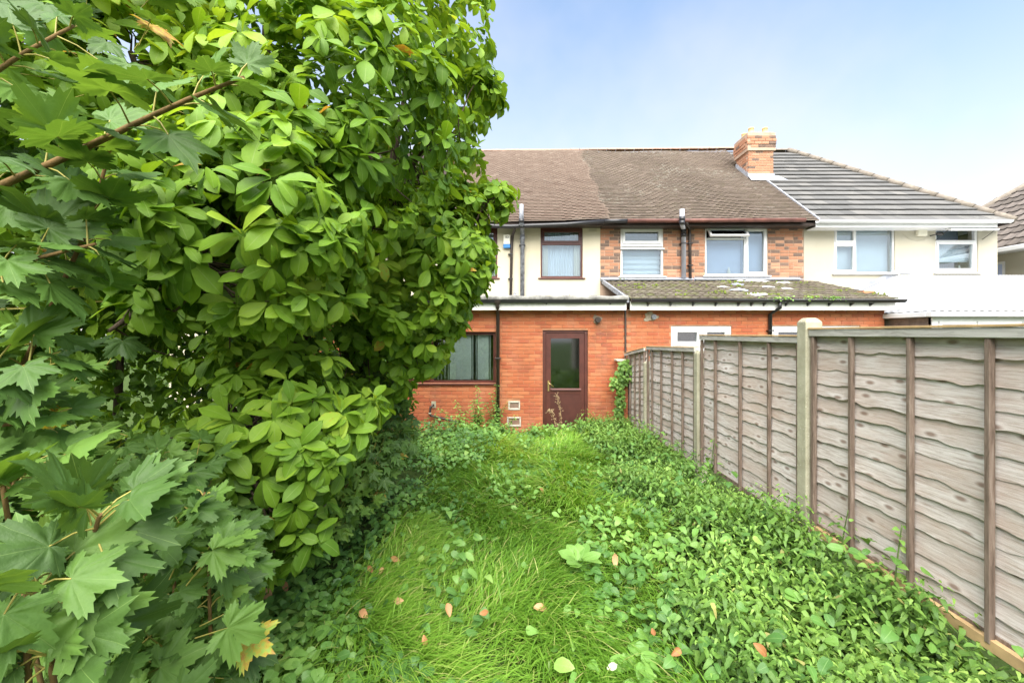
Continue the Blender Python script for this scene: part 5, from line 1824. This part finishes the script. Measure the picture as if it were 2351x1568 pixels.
sycamore('grey green sycamore shrub with small lobed leaves under the magnolia beside the lawn', 'sycamore_shrub', 'shrub', (-1.4, 3.9, -.15), [
    ([(-1.7, 3.9, -.15), P(760, 1080, 3.8), P(830, 1010, 3.8), P(900, 960, 3.8)], .010, .003, (.07, .09), 9, .4),
    ([(-1.6, 3.5, -.15), P(740, 1180, 3.3), P(800, 1110, 3.2), P(870, 1060, 3.2)], .010, .003, (.07, .09), 9, .4),
    ([(-1.7, 4.2, -.15), P(780, 950, 4.3), P(830, 880, 4.3), P(870, 850, 4.3)], .010, .003, (.07, .09), 9, .4),
], [((-1.35, 3.9, .75), (.55, .6, .75), 1100, (.06, .085)), ((-1.25, 3.3, .45), (.4, .5, .5), 650, (.06, .085)), ((-1.2, 4.6, .5), (.45, .6, .65), 650, (.06, .08)), ((-1.6, 4.6, 1.2), (.6, .6, .5), 500, (.06, .085)), ((-1.35, 2.9, .25), (.3, .35, .35), 280, (.06, .08))],
    300, MAPP, .35)

# ---- dark foliage added to deepen the shade behind the magnolia and block the view
hd = thing('backing_foliage', 'dense dark foliage mass added behind the magnolia to keep the hollow dark', 'backing_foliage', (-3.6, 4.5, -.2))
limb(hd, 'trunk', [(-3.5, 3.6, -.2), (-3.45, 3.6, .8), (-3.5, 3.7, 1.8)], .05, .02, M_BARK)
limb(hd, 'trunk', [(-3.3, 5.4, -.2), (-3.2, 5.4, .9), (-3.3, 5.5, 2.0)], .05, .02, M_BARK)
pp, dd = [], []
for c, r, n in (((-3.7, 4.2, .9), (1.0, 1.2, 1.3), 3200), ((-3.3, 5.9, .9), (1.0, 1.3, 1.3), 2600), ((-2.6, 6.9, .6), (.9, .9, 1.0), 1300), ((-4.6, 2.6, 1.0), (1.2, 1.2, 1.5), 2400), ((-2.6, 4.9, .8), (.6, .9, .9), 900), ((-5.6, 5.0, 2.2), (1.4, 2.0, 1.5), 2200), ((-4.4, 6.6, 1.6), (1.1, 1.2, 1.2), 1700), ((-4.0, 3.6, 2.2), (.9, .9, .9), 1300)):
    a, b = ell_points(c, r, n, .6)
    k = a[:, 2] > -.3
    pp.append(a[k]); dd.append(b[k])
pp, dd = np.concatenate(pp), np.concatenate(dd)
n = len(pp)
ff = unit(dd + rng.normal(0, .6, (n, 3)) - UP * .3)
nn = unit(dd * .6 + UP * .5 + rng.normal(0, .3, (n, 3)))
ss = rng.uniform(.07, .12, n)
scatter(hd, OVAL, pp, frames(ff, nn), ss, np.clip(rng.random(n) * .45, 0, .9), 'leaf', 'foliage', M_MAG['obj'], M_MAG['attr'], 120, front_order(pp, ss))

# ------------------------------------------------------------------ grass, nettles, ground leaves
def gzv(p):
    return gz(p[:, 0], p[:, 1])


def blades(n, seed):
    """long floppy lawn grass as one mesh"""
    r = np.random.default_rng(seed)
    # even in the picture: more blades near the camera
    u = r.random(n)
    y = 1 / (1 / 1.55 + u * (1 / 8.35 - 1 / 1.55))
    y = np.where(r.random(n) < .35, r.uniform(2.2, 8.35, n), y)
    x = r.uniform(-1.6, 1.55, n)
    wl_ = -1.35 - .12 * np.sin(y * 1.1)
    wr_ = 1.28 + .12 * np.sin(y * 2.3) - np.where(y < 3.6, .12, 0)
    dens = np.clip((x - wl_) / .3, 0, 1) * np.clip((wr_ - x) / .3, 0, 1)
    cl = .5 + .5 * np.sin(x * 5.1 + y * 2.2 + 1.3 * np.sin(y * 3.1))
    keep = r.random(n) < dens * (.35 + .65 * cl)
    x, y, cl = x[keep], y[keep], cl[keep]
    n = len(x)
    h = r.uniform(.10, .28, n) * (.6 + .6 * cl)
    # combed directions: swirls that part along the middle of the lawn
    a = 1.2 * np.sin(x * 2.3 + y * .9) + 1.1 * np.sin(y * 1.7 - x * 1.1 + 2) - 1.1 + r.normal(0, .75, n)
    dx, dy = np.cos(a), np.sin(a)
    lean = r.uniform(.5, 1.25, n)
    base = np.stack([x, y, gz(x, y) - .01], 1)
    w = r.uniform(.0022, .0046, n) * np.clip(y / 2.6, 1.0, 2.4)
    sx, sy = -dy, dx
    ts = np.array([0, .3, .6, .85, 1.0])
    ws = np.array([1, .95, .75, .45, .05])
    V = np.zeros((n, 10, 3))
    for i, (t_, q) in enumerate(zip(ts, ws)):
        out = h * lean * (t_ ** 1.6)
        up = h * (t_ - .55 * lean * t_ ** 2.6)
        c = base + np.stack([dx * out, dy * out, up], 1)
        off = np.stack([sx * w * q, sy * w * q, np.zeros(n)], 1)
        V[:, 2 * i] = c - off; V[:, 2 * i + 1] = c + off
    F = []
    for i in range(4):
        F += [(2 * i, 2 * i + 1, 2 * i + 3), (2 * i, 2 * i + 3, 2 * i + 2)]
    F = np.array(F)
    FF = (F[None] + (np.arange(n) * 10)[:, None, None]).reshape(-1, 3)
    me = bpy.data.meshes.new('grass')
    me.vertices.add(n * 10); me.vertices.foreach_set('co', V.astype(np.float32).ravel())
    me.loops.add(FF.size); me.loops.foreach_set('vertex_index', FF.astype(np.int32).ravel())
    me.polygons.add(len(FF))
    me.polygons.foreach_set('loop_start', (np.arange(len(FF)) * 3).astype(np.int32))
    me.polygons.foreach_set('loop_total', np.full(len(FF), 3, np.int32))
    me.polygons.foreach_set('use_smooth', np.ones(len(FF), bool))
    tn = np.clip(.25 + .35 * (.5 + .5 * np.sin(x * 3 + y * 1.3)) + r.normal(0, .16, n) + np.where(y > 6.3, .18, 0), 0, .93)
    tn = np.where(r.random(n) < .08, r.uniform(.93, 1.0, n), tn)
    at = me.attributes.new('tint', 'FLOAT', 'POINT'); at.data.foreach_set('value', np.repeat(tn.astype(np.float32), 10))
    me.update(calc_edges=True)
    return me


gr_ = obj('grass', blades(105000, 3), M_GRASS)
tag(gr_, 'long bright green grass flopped over the middle of the garden', 'grass', kind='stuff')


def nettles(n, seed):
    r = np.random.default_rng(seed)
    u = r.random(n)
    y = 1 / (1 / 1.35 + u * (1 / 8.35 - 1 / 1.35))
    y = np.where(r.random(n) < .45, r.uniform(1.6, 8.35, n), y)
    x = r.uniform(.75, 2.24, n)
    edge = 1.28 + .14 * np.sin(y * 2.3) + .06 * np.sin(y * 7) - np.where(y < 3.2, .12, 0)
    k = (x > edge + r.normal(0, .06, n)) & (x < np.vectorize(fx)(y) - .05)
    x, y, edge = x[k], y[k], edge[k]
    n = len(x)
    hump = .33 + .10 * np.sin(x * 4 + y * 2.1) + .09 * np.sin(y * 3.7 - x * 2) + .06 * np.sin(y * 9.1 + x * 6)
    hgt = hump * np.clip((x - edge) / .25 + .45, .3, 1) * r.uniform(.62, 1.2, n)
    hgt *= np.where((y < 2.1), .85, 1) * np.where((x > 1.9) & (y < 2.15), .6, 1)
    px_, py_, pz_, ff, nn, ss, tt = [], [], [], [], [], [], []
    base = np.stack([x, y, gz(x, y)], 1)
    lean = r.normal(0, .10, (n, 2))
    pt = r.random(n)
    az0 = r.random(n) * 6.28
    P_, F_, N_, S_, T_ = [], [], [], [], []
    for lv in range(6):
        f = 1 - lv * .14
        ok = np.ones(n, bool) if lv < 4 else (r.random(n) < .6)
        for sd in range(2):
            az = az0 + lv * 1.57 + sd * 3.14 + r.normal(0, .25, n)
            c = base + np.stack([lean[:, 0] * f, lean[:, 1] * f, hgt * f], 1)
            d = np.stack([np.cos(az), np.sin(az), -.25 - .1 * lv + r.normal(0, .2, n)], 1)
            s = r.uniform(.055, .085, n) * (.45 if lv == 0 else .85 if lv == 1 else 1.05)
            P_.append(c[ok] + unit(d[ok]) * .012); F_.append(unit(d[ok])); S_.append(s[ok])
            N_.append(unit(np.stack([r.normal(0, .25, n), r.normal(-.1, .25, n), np.ones(n)], 1))[ok])
            T_.append(np.clip(.40 * pt + .25 * r.random(n) + .22 * (lv == 0) - .05 * lv + .12 + .14 * np.sin(x * 5 + y * 2.7), 0, .96)[ok])
    return map(np.concatenate, (P_, F_, N_, S_, T_))


p, f, nr, s, tt = nettles(4200, 5)
tt = np.where(rng.random(len(tt)) < .008, 1.0, tt)
me = join_meshes('nettles', [bulk_mesh('n', V, F, p[i::3], frames(f, nr)[i::3], s[i::3], tt[i::3], ve) for i, (V, F, ve) in enumerate(NET)])
me.materials.append(M_NET['attr'])
tag(obj('nettles', me, None), 'thick bed of stinging nettles along the foot of the fence', 'nettles', kind='stuff')


def low_leaves(name, label, cat, n, area, size, hgt, temps, mats, seed, tilt=.35):
    r = np.random.default_rng(seed)
    P_ = []
    for (poly, m, hh) in area:
        # poly in garden x, y
        xs_, ys_ = [q[0] for q in poly], [q[1] for q in poly]
        x = r.uniform(min(xs_), max(xs_), m * 3); y = r.uniform(min(ys_), max(ys_), m * 3)
        k = inpoly(x, y, poly)
        cl = .5 + .5 * np.sin(x * 7 + 2 * np.sin(y * 5)) * np.sin(y * 6 + 1)
        k &= r.random(len(x)) < .35 + .65 * cl
        x, y = x[k][:m], y[k][:m]
        P_.append(np.stack([x, y, gz(x, y) + hh * r.uniform(.25, 1.0, len(x))], 1))
    p = np.concatenate(P_)
    n = len(p)
    az = r.random(n) * 6.28
    f = unit(np.stack([np.cos(az), np.sin(az) - .35, r.uniform(-.45, .15, n)], 1))
    nr = unit(np.stack([r.normal(0, tilt, n), r.normal(-.22, tilt, n), np.ones(n)], 1))
    s = r.uniform(size[0], size[1], n)
    t_ = np.clip(.28 + .26 * np.sin(p[:, 0] * 4 + p[:, 1] * 3) + r.normal(0, .18, n), 0, 1)
    k = len(temps)
    fr_ = frames(f, nr)
    me = join_meshes(name, [bulk_mesh('n', V, F, p[i::k], fr_[i::k], s[i::k], t_[i::k], ve) for i, (V, F, ve) in enumerate(temps)])
    me.materials.append(mats['attr'])
    return tag(obj(name, me, None), label, cat, kind='stuff')


low_leaves('creeping_weeds', 'heart shaped bindweed and creeping weeds spreading through the grass', 'weeds', 0, [
    ([(.1, 1.5), (1.35, 1.5), (1.4, 3.4), (1.2, 4.6), (.7, 4.2), (.35, 3.0), (.25, 2.2)], 1100, .16),
    ([(-1.7, 1.25), (.15, 1.5), (.05, 1.85), (-.45, 1.98), (-.85, 2.3), (-1.3, 2.7), (-1.7, 2.7)], 2000, .15),
    ([(-1.9, 2.4), (-1.0, 2.4), (-1.1, 4.0), (-1.2, 5.2), (-1.9, 5.2)], 1200, .16),
    ([(-1.2, 2.4), (-.3, 2.4), (-.4, 4.4), (-1.2, 5.2)], 330, .17),
    ([(1.05, 1.5), (2.2, 1.5), (2.15, 7.5), (1.2, 7.5)], 420, .50),
    ([(-1.1, 2.1), (1.2, 2.1), (1.2, 7.0), (-1.2, 7.0)], 330, .16),
    ([(-.4, 4.4), (1.3, 4.4), (1.35, 5.6), (-.2, 5.8)], 300, .16),
    ([(-1.6, 5.4), (-.5, 5.4), (-.2, 8.2), (-2.0, 8.2)], 1500, .30),
    ([(-.5, 6.4), (.2, 6.4), (.4, 8.4), (-.6, 8.4)], 260, .2),
    ([(.2, 7.7), (1.6, 7.7), (1.7, 8.45), (.2, 8.45)], 420, .25),
    ([(-4.5, 1.5), (-1.2, 1.5), (-1.4, 7.5), (-4.5, 8)], 2500, .35)],
    (.045, .085), .15, HEART + OVAL, M_COV, 21)

# bigger single plants in the lawn
def dock(label, loc, n, size, tcol, flat=.3):
    x, y = loc
    z = float(gz(np.array(x), np.array(y)))
    t_ = thing('dock_plant', label, 'weed', (x, y, z), 'broad leaved weeds in the lawn')
    az = np.linspace(0, 6.28, n, endpoint=False) + rng.normal(0, .3, n)
    f = unit(np.stack([np.cos(az), np.sin(az), np.full(n, flat) + rng.normal(0, .15, n)], 1))
    p = np.array([[x, y, z + .12]]) + f * .03
    nr = unit(np.stack([rng.normal(0, .2, n), rng.normal(-.35, .2, n), np.ones(n)], 1))
    scatter(t_, OVAL, p, frames(f, nr), np.full(n, size) * rng.uniform(.8, 1.1, n), np.full(n, tcol) + rng.normal(0, .05, n), 'leaf', 'leaf', M_COV['obj'], M_COV['attr'], n)
    mb = MB(); mb.tube([(x, y, z - .02), (x, y, z + .13)], [.006, .004], 6); obj('stem', mb, M_WEEDSTEM, t_)


dock('pale broad leaved weed lying flat at the nettle edge right of the lawn', (1.08, 2.72), 4, .15, .6, .05)
dock('broad leaved weed low in the grass near the bottom edge, right of centre', (.60, 2.13), 4, .14, .55, .15)
dock('single yellowish broad leaf in the grass at the bottom edge', (.155, 2.06), 1, .10, .9, .1)
dock('upright dock tuft with long leaves in the middle of the lawn', (.45, 3.0), 8, .17, .55, .8)

# ------------------------------------------------------------------ single plants by the house
def weed(label, name, cat, x, y, h, lean, n, size, mats, temps, tbase, branches=0, group=None):
    z = float(gz(np.array(x), np.array(y)))
    t_ = thing(name, label, cat, (x, y, z), group)
    st = []
    for b in range(1 + branches):
        lx, ly = (lean if b == 0 else (lean[0] + rng.normal(0, .22), lean[1] - abs(rng.normal(0, .12))))
        hh = h * (1 if b == 0 else rng.uniform(.45, .85))
        st.append(limb(t_, 'stem', [(x, y, z - .03), (x + lx * .35, y + ly * .4, z + hh * .5), (x + lx, y + ly, z + hh)], .007, .003, M_WEEDSTEM, 6, .02, 6))
    P_, F_, N_, S_, T_ = [], [], [], [], []
    for path in st:
        for i in range(n):
            u = (i + .5) / n
            f = u * (len(path) - 1); k = min(int(f), len(path) - 2)
            c = path[k] + (path[k + 1] - path[k]) * (f - k)
            az = i * 1.57 + rng.normal(0, .3)
            for sd in (0, 3.14):
                d = unit(np.array([math.cos(az + sd), math.sin(az + sd), rng.uniform(-.3, .35)]))
                P_.append(c + d * .02); F_.append(d); S_.append(size * (1.15 - .65 * u) * rng.uniform(.8, 1.2))
                N_.append(unit(np.array([rng.normal(0, .3), rng.normal(-.3, .3), 1.0]))); T_.append(np.clip(tbase + rng.normal(0, .15), 0, .96))
    P_, F_, N_, S_, T_ = map(np.array, (P_, F_, N_, S_, T_))
    scatter(t_, temps, P_, frames(F_, N_), S_, T_, 'leaf', 'foliage', mats['obj'], mats['attr'], 300)
    return t_


weed('tall nettle with browning top standing before the waste pipe', 'tall_weed', 'weed', PX(1100, 8.1), 8.1, .98, (-.05, .05), 20, .12, M_NET, NET, .5, 4, 'tall weeds at the wall')
weed('nettle clump leaning left below the brown window', 'tall_weed', 'weed', PX(1065, 8.0), 8.0, .66, (-.18, .1), 16, .12, M_NET, NET, .55, 4, 'tall weeds at the wall')
weed('dark leaved climber at the foot of the black downpipe', 'tall_weed', 'weed', PX(1137, 8.3), 8.3, 1.0, (0.03, .08), 22, .11, M_NET, NET, .25, 4, 'tall weeds at the wall')
weed('low bushy weed left of the two air vents', 'tall_weed', 'weed', PX(1128, 7.8), 7.8, .5, (.1, 0), 14, .13, M_NET, NET, .5, 6, 'tall weeds at the wall')
weed('weed with a thin side shoot crossing the lower air vent', 'tall_weed', 'weed', PX(1160, 8.2), 8.2, .42, (.22, .1), 9, .09, M_NET, NET, .6, 1, 'tall weeds at the wall')
weed('leafy weed nearest the shrub at the left end of the visible wall', 'tall_weed', 'weed', PX(985, 7.2), 7.2, .6, (.1, .1), 10, .10, M_NET, NET, .45, 4, 'tall weeds at the wall')
weed('nettle clump at the foot of the middle concrete post', 'tall_weed', 'weed', fx(5.4) - .22, 5.35, .55, (.0, 0), 10, .10, M_NET, NET, .3, 5, 'tall weeds at the wall')
weed('climbing weed against the panel beyond the middle post', 'climber', 'climber', fx(4.75) - .09, 4.75, .72, (.03, -.05), 13, .085, M_NET, NET, .35, 1)
weed('bindweed with bright heart leaves climbing a batten of the nearest panel', 'climber', 'climber', fx(2.40) - .10, 2.44, .62, (.04, -.02), 9, .085, M_COV, HEART, .7, 2)
weed('thin shoot with few leaves on the near panel beside the tall post', 'climber', 'climber', fx(2.85) - .10, 2.86, .60, (.0, -.10), 3, .06, M_COV, HEART, .6, 1)
# dead seed stalk in front of the door
ds = thing('dead_weed', 'dry brown seed stalk standing in front of the brown door', 'weed', (PX(1285, 8.15), 8.15, -.35))
x0 = PX(1285, 8.15)
a = limb(ds, 'stem', [(x0, 8.15, -.36), (x0 + .03, 8.15, .0), (x0 - .02, 8.14, .28), (x0 - .06, 8.13, PZ(906, 8.13))], .007, .003, simple('dry_stem', (.30, .20, .10), .9, .1, .3, 30, 0), 6)
b = limb(ds, 'stem', [(x0 - .01, 8.15, -.32), (x0 - .10, 8.13, -.05), (x0 - .17, 8.12, .13), (x0 - .20, 8.11, PZ(942, 8.1))], .005, .0025, bpy.data.materials['dry_stem'], 6)
mb = MB()
for path in (a, b):
    for q in path[2:]:
        for j in range(5):
            c = q + rng.normal(0, .03, 3)
            r_ = rng.uniform(.006, .012)
            mb.tube([q, c], [.002, .002], 4, False)
            mb.lathe(c[0], c[1], [(.001, c[2] - r_), (r_, c[2]), (.001, c[2] + r_)], 5)
o = obj('seed_heads', mb, simple('dry_seed', (.45, .33, .19), .9, .1, .3, 30, 0), ds); o['kind'] = 'stuff'
# ivy on the pier
iv = thing('ivy', 'ivy hanging down the short pier between brick wall and fence', 'ivy', (2.05, 8.15, -.3))
limb(iv, 'stem', [(2.05, 8.12, -.35), (2.0, 8.12, .2), (2.06, 8.12, .7), (2.1, 8.12, 1.05)], .012, .006, M_BARK, 7)
pp = []
for c, r, n in (((2.10, 8.10, .92), (.20, .12, .26), 260), ((2.0, 8.12, .45), (.10, .08, .45), 150), ((1.96, 8.13, .05), (.10, .08, .3), 60), ((2.10, 8.0, -.18), (.18, .14, .16), 90), ((1.88, 8.10, .70), (.08, .08, .14), 50)):
    a, d = ell_points(c, r, n, .3); pp.append(a)
pp = np.concatenate(pp); n = len(pp)
f = unit(np.stack([rng.normal(0, .6, n), -.4 + rng.normal(0, .2, n), -.8 + rng.normal(0, .3, n)], 1))
nr = unit(np.stack([rng.normal(-.1, .3, n), -1 + rng.normal(0, .2, n), .6 + rng.normal(0, .3, n)], 1))
scatter(iv, HEART, pp, frames(f, nr), rng.uniform(.05, .08, n), np.clip(rng.normal(.4, .2, n), 0, .95), 'leaf', 'foliage', M_NET['obj'], M_NET['attr'], 300)

# gutter plants, roof litter
gi = 0
for lab, xv, wd, tc_ in (('widest bright weed clump growing in the black gutter above the downpipe', 1785, .30, .7), ('small pale weed tuft growing in the gutter right of the downpipe', 1860, .12, .8), ('long grassy weed tuft in the gutter towards its right end', 1915, .22, .55)):
    xx = PX(xv, 8.2)
    gw = thing('gutter_weed', lab, 'weed', (xx, 8.2, PZ(688, 8.2)), 'weeds growing in the gutter')
    n = int(300 * wd)
    p = np.stack([rng.normal(xx, wd * .5, n), rng.normal(8.19, .03, n), PZ(688, 8.2) + rng.uniform(-.02, .06, n)], 1)
    az = rng.random(n) * 6.28
    f = unit(np.stack([np.cos(az), np.sin(az) - .5, rng.uniform(-.5, .8, n)], 1))
    nr = unit(np.stack([rng.normal(0, .3, n), rng.normal(-.4, .3, n), np.ones(n)], 1))
    scatter(gw, OVAL, p, frames(f, nr), rng.uniform(.03, .055, n), np.clip(rng.normal(tc_, .15, n), 0, 1), 'leaf', 'foliage', M_COV['obj'], M_COV['attr'], n)


def crumple(name, label, cat, loc, r, mat, group, sq=.35, n=9):
    mb = MB()
    rows = []
    m = 12
    ph = rng.uniform(0, 6, 8)
    for i in range(n):
        v_ = i / (n - 1)
        for k in range(m):
            a = 2 * math.pi * k / m
            rr = math.sin(math.pi * min(v_, .999) * .5) * r * (1 + .28 * math.sin(3 * a + ph[0]) + .18 * math.sin(5 * a + ph[1] + v_ * 4))
            z = (1 - v_) * r * sq * (1 + .4 * math.sin(2 * a + ph[2])) + rng.normal(0, r * .05)
            mb.v.append((loc[0] + rr * math.cos(a) * 1.5, loc[1] + rr * math.sin(a), loc[2] + z + (rr * math.sin(a)) * .25))
    for i in range(n - 1):
        for k in range(m):
            k2 = (k + 1) % m
            mb.f.append((i * m + k, (i + 1) * m + k, (i + 1) * m + k2, i * m + k2)); mb.sm.append(False)
    o = obj(name, mb, mat)
    return tag(o, label, cat, group)


def onroof(xv, yv):
    # point of the lean-to slope seen at xv, yv
    a, b = (LT[1] - LE[1]) / (LT[0] - LE[0]), (VY - yv) / FV
    d = (LE[1] - CAMZ - a * LE[0]) / (b - a)
    return (PX(xv, d), d, CAMZ + b * d + .02)


for lab, xv, yv, r_, m_ in (
    ('largest white scrap lying against the lead flashing under the big window', 1737, 647, .26, M_WHITELITTER),
    ('small white scrap left of the largest one on the mossy roof', 1700, 647, .10, M_WHITELITTER),
    ('blue grey crumpled scrap on the mossy roof below the big window', 1693, 655, .13, M_BLUELITTER),
    ('white scrap low at the left of the litter on the mossy roof', 1660, 661, .11, M_WHITELITTER),
    ('grey blue torn sheet lying in the middle of the mossy roof', 1698, 668, .16, M_BLUELITTER),
    ('wide white scrap just above the gutter on the mossy roof', 1738, 679, .20, M_WHITELITTER),
    ('white scrap right of the middle near the flashing on the mossy roof', 1762, 661, .13, M_WHITELITTER),
    ('white scrap farthest right at the flashing end on the mossy roof', 1801, 651, .15, M_WHITELITTER),
    ('long pale scrap on the right slope of the mossy roof', 1806, 665, .12, M_WHITELITTER),
):
    crumple('roof_scrap', lab, 'litter', onroof(xv, yv), r_ * .68, m_, 'scraps of litter on the mossy roof', .25)

# ------------------------------------------------------------------ fallen leaves
T_FALL = [leaf_grid([0, .12, .35, .6, .82, .94, 1.0], [.02, .09, .22, .29, .24, .12, .0], f, d, w, p) for f, d, w, p in ((.5, -.5, .12, 0), (.7, .5, .15, 2), (.35, -.8, .2, 1), (.9, -.2, .1, 3))]
M_FALL = leaf_mat('fallen_leaf', [(0, (.22, .09, .03)), (.35, (.42, .20, .08)), (.75, (.56, .33, .17)), (.9, (.55, .40, .12)), (1, (.72, .70, .60))], 'obj', .15, .6, (.45, .25, .12))
falls = [
    (608, 1365, .13, .65, 'long tan fallen leaf lying where shrubs meet the lawn'),
    (833, 1407, .09, .55, 'rounded tan fallen leaf at the left side of the lower lawn'),
    (914, 1380, .075, .7, 'pale tan fallen leaf in the grass just above and right of the rounded one'),
    (1028, 1400, .085, .5, 'orange tan fallen leaf in long grass left of the lawn centre'),
    (1112, 1407, .065, .3, 'brown fallen leaf half sunk in grass just right of the lawn track'),
    (1241, 1393, .10, .6, 'tan fallen leaf in the middle of the lower lawn below the door'),
    (1411, 1290, .09, .68, 'tan fallen leaf lying flat among bindweed at the nettle edge'),
    (491, 1500, .11, .9, 'ochre curled fallen leaf on ground leaves at lower left'),
    (470, 1557, .09, .72, 'pale fallen leaf cut by the bottom edge at lower left'),
    (1245, 1125, .085, .5, 'orange fallen leaf on the far lawn in line with the door'),
    (850, 1307, .065, .35, 'reddish fallen leaf left of its pair below the shrub'),
    (877, 1312, .065, .6, 'tan fallen leaf right of its pair below the shrub'),
    (908, 1285, .08, .3, 'narrow rusty fallen leaf in the left grass above the tan and reddish pair'),
    (975, 1470, .06, .4, 'small rusty fallen leaf among round leaves near the bottom'),
    (1405, 1530, .065, 1.0, 'whitish dead leaf near the bottom edge right of the lawn centre'),
    (1551, 1497, .075, .15, 'dark red brown fallen leaf near the nettles at lower right'),
    (1500, 1452, .055, .1, 'small dark brown fallen leaf above the red brown one'),
    (1748, 1490, .08, .12, 'curled brown dead leaf hanging in the near nettles'),
    (655, 1350, .07, .4, 'small brown fallen leaf on the bare patch under the magnolia'),
]
fl_me = []
for V, F, ve in T_FALL:
    me = tmpl_mesh('fallen_leaf', V, F, ve); me.materials.append(M_FALL); fl_me.append(me)
for i, (xv, yv, s, tn, lab) in enumerate(falls):
    d = 2.5
    hh = .14 if xv < 1600 else .38
    for _ in range(12):
        d = (CAMZ - float(gz(np.array(PX(xv, d)), np.array(d))) - hh) * FV / (yv - VY)
    o = bpy.data.objects.new('fallen_leaf', fl_me[i % 4]); COL.objects.link(o)
    o.location = P(xv, yv, d)
    o.rotation_euler = (Matrix.Rotation(rng.uniform(.5, 1.0), 3, 'X') @ Matrix.Rotation(rng.uniform(-.4, .4), 3, 'Y') @ Matrix.Rotation(rng.uniform(0, 6.28), 3, 'Z')).to_euler()
    s *= .85
    o.scale = (s, s, s)
    o.color = (tn, 0, 0, 1)
    tag(o, lab, 'fallen leaf', 'dead leaves fallen on the garden')
# centre them: origin at the stalk, so shift half a leaf back
for o in [q for q in COL.objects if q.name.startswith('fallen_leaf')]:
    o.location -= o.rotation_euler.to_matrix() @ Vector((0, o.scale[0] * .5, 0))
